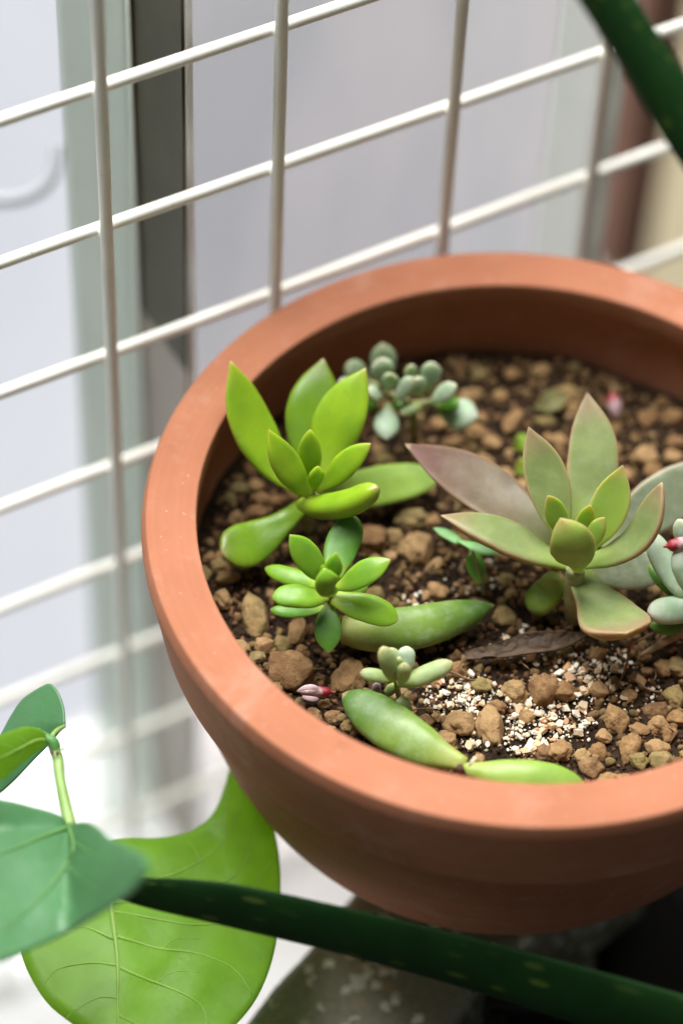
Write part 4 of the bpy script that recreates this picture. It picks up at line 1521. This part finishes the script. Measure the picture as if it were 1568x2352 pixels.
# upright leaf behind the joint
thin(vine, z7(330, 640), [z7(*q) for q in ((585, 665), (572, 520), (530, 395), (480, 325), (425, 308), (300, 375), (190, 460), (90, 610), (10, 760), (-120, 960), (-170, 1200), (-120, 1360), (0, 1285), (140, 1160), (300, 990), (410, 880), (490, 790), (560, 705))],
     lambda x, y: 0.728 + (115 - x) * 0.00010 + (1700 - y) * 0.00004, M['vine_blue'], [([z7(455, 770), z7(330, 700), z7(180, 700), z7(40, 800)], 1.4)], M['vine_vein_dim'], cup=0.002)
# bright leaf at the left edge
thin(vine, z7(120, 900), [z7(*q) for q in ((405, 770), (370, 722), (300, 698), (230, 692), (120, 720), (0, 765), (-150, 830), (-300, 960), (-330, 1120), (-200, 1230), (0, 1170), (110, 1085), (230, 985), (340, 900), (405, 850))],
     lambda x, y: 0.716 - (105 - x) * 0.00012, M['vine_light'],
     [([z7(400, 805), z7(320, 810), z7(200, 870), z7(60, 940), z7(-120, 1010)], 2.2), ([z7(250, 845), z7(200, 790), z7(120, 760)], 0.9), ([z7(150, 895), z7(60, 850), z7(-20, 830)], 0.9), ([z7(230, 855), z7(200, 930), z7(140, 1010)], 0.9)], M['vine_vein'], cup=0.0015)
# big backlit leaf, lower left
thin(vine, z4(1000, 1010), [z4(*q) for q in ((330, 900), (470, 866), (560, 846), (680, 846), (790, 834), (860, 810), (920, 772), (960, 725), (988, 665), (1010, 600), (1025, 540), (1040, 480), (1085, 550), (1150, 650), (1205, 740), (1240, 860), (1255, 1000), (1252, 1150), (1235, 1320),
                                           (1190, 1480), (1110, 1620), (1000, 1730), (850, 1830), (680, 1900), (545, 1960), (480, 1860), (360, 1710), (230, 1600), (150, 1490), (95, 1370), (70, 1230), (85, 1120), (160, 980))],
     lambda x, y: 0.748 - (y - 2050) * 0.00009 + (x - 260) * 0.00002 - 0.012 * math.exp(-((x - 262) / 60.0) ** 2) * 0.15, M['vine_light'],
     [([z4(492, 1120), z4(515, 1250), z4(530, 1420), z4(528, 1600), z4(540, 1900)], 3.6),
      ([z4(500, 1120), z4(620, 1060), z4(850, 970), z4(1000, 860), z4(1075, 700), z4(1062, 590)], 1.6),
      ([z4(500, 1130), z4(720, 1110), z4(1000, 1040), z4(1100, 940), z4(1160, 780)], 1.5),
      ([z4(510, 1170), z4(700, 1200), z4(880, 1225), z4(1080, 1200), z4(1210, 1120)], 1.5),
      ([z4(530, 1280), z4(700, 1330), z4(900, 1360), z4(1050, 1430), z4(1130, 1540)], 1.8),
      ([z4(540, 1420), z4(700, 1490), z4(850, 1550), z4(920, 1630), z4(915, 1760)], 1.9),
      ([z4(530, 1410), z4(400, 1400), z4(260, 1430), z4(200, 1500)], 1.6),
      ([z4(510, 1290), z4(380, 1240), z4(240, 1260), z4(130, 1330)], 1.4),
      ([z4(530, 1560), z4(440, 1560), z4(330, 1620), z4(290, 1660)], 1.3),
      ([z4(535, 1640), z4(650, 1690), z4(760, 1760), z4(800, 1830)], 1.3),
      ([z4(1150, 1050), z4(1190, 980), z4(1240, 910)], 0.8), ([z4(900, 950), z4(880, 900), z4(840, 850)], 0.6), ([z4(700, 1490), z4(780, 1440), z4(900, 1440)], 0.6),
      ([z4(720, 1340), z4(790, 1290), z4(900, 1290)], 0.6)], M['vine_vein'], cup=0.002, n=132, wave=0.0009)
# blue-green leaf nearest the lens
thin(vine, z4(250, 960), [z4(*q) for q in ((300, 792), (270, 745), (140, 705), (0, 672), (-160, 660), (-320, 740), (-400, 900), (-400, 1120), (-300, 1330), (-150, 1430), (0, 1400), (150, 1340), (300, 1270), (430, 1195), (520, 1140), (600, 1080), (655, 1010),
                                         (668, 960), (640, 915), (560, 875), (490, 845), (440, 800), (390, 775), (345, 778))],
     lambda x, y: 0.706 - (x - 159) * 0.00033 * (1 if x > 159 else -0.12) - max(0, (y - 1900)) * 0.00011, M['vine_blue'],
     [([z4(310, 790), z4(335, 880), z4(300, 960), z4(230, 1060), z4(120, 1170), z4(-30, 1290)], 3.4), ([z4(305, 795), z4(180, 840), z4(60, 890), z4(-120, 950)], 3.6), ([z4(325, 850), z4(400, 900), z4(520, 960), z4(600, 980)], 1.6), ([z4(300, 960), z4(380, 1030), z4(470, 1090)], 1.4)],
     M['vine_vein_dim'], cup=0.003)


def vtube(pts, w, mat, name):
    C = [Vector(q) for q in catmull([at_d(*p) for p in pts], 20)]
    R = [q[0] * 0.5 * mm_per_px(C[0]) for q in catmull([(a,) for a in w], 20)]
    v, f = tube(C, R, 12)
    return mesh_obj(name, v, f, M[mat], vine, origin=C[0])


pt = vtube([(126, 1724, .718), (133, 1745, .717), (138, 1790, .714), (150, 1850, .711), (162, 1902, .708)], [24, 25, 24, 27, 30], 'petiole', 'petiole')
vtube([(98, 1694, .719), (110, 1698, .718), (122, 1708, .718), (128, 1730, .718)], [14, 24, 29, 25], 'petiole_dark', 'joint')
vtube([(116, 1700, .718), (122, 1688, .719), (132, 1678, .722), (148, 1668, .726)], [10, 11, 12, 8], 'petiole', 'petiole')
vtube([(134, 1723, .7165), (140, 1722, .716), (144, 1721, .716), (149, 1720, .716)], [3, 4, 5, 4], 'petiole', 'nub')
vtube([(251, 2078, .744), (225, 2010, .738), (190, 1950, .728), (162, 1902, .712)], [14, 15, 16, 20], 'petiole', 'petiole')
for x, y, w in ((131, 1731, 6), (119, 1729, 5)):
    c = [(x - 1, y - 6, .7155), (x, y - 2, .7152), (x + 1, y + 2, .7152), (x + 1, y + 6, .7155)]
    vtube(c, [2, w, w, 2], 'purple', 'mark')

# dark planter below right, added to stand in for deep shade
pl = thing('black_infill', Vector((0.10, -0.20, -0.30)), 'added black block standing in for deep shade under the front of the pot', 'infill')
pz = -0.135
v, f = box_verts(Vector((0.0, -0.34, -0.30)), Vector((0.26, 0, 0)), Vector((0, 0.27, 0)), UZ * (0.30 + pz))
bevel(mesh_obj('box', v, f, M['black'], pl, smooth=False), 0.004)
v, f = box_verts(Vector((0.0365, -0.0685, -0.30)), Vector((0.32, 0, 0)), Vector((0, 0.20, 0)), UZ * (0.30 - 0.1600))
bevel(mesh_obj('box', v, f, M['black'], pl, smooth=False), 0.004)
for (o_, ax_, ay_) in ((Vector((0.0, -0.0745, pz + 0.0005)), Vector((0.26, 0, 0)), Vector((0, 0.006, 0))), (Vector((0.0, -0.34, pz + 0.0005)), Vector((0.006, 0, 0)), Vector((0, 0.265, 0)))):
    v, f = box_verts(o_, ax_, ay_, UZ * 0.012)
    bevel(mesh_obj('infill_lip', v, f, M['black'], pl, smooth=False), 0.0015)
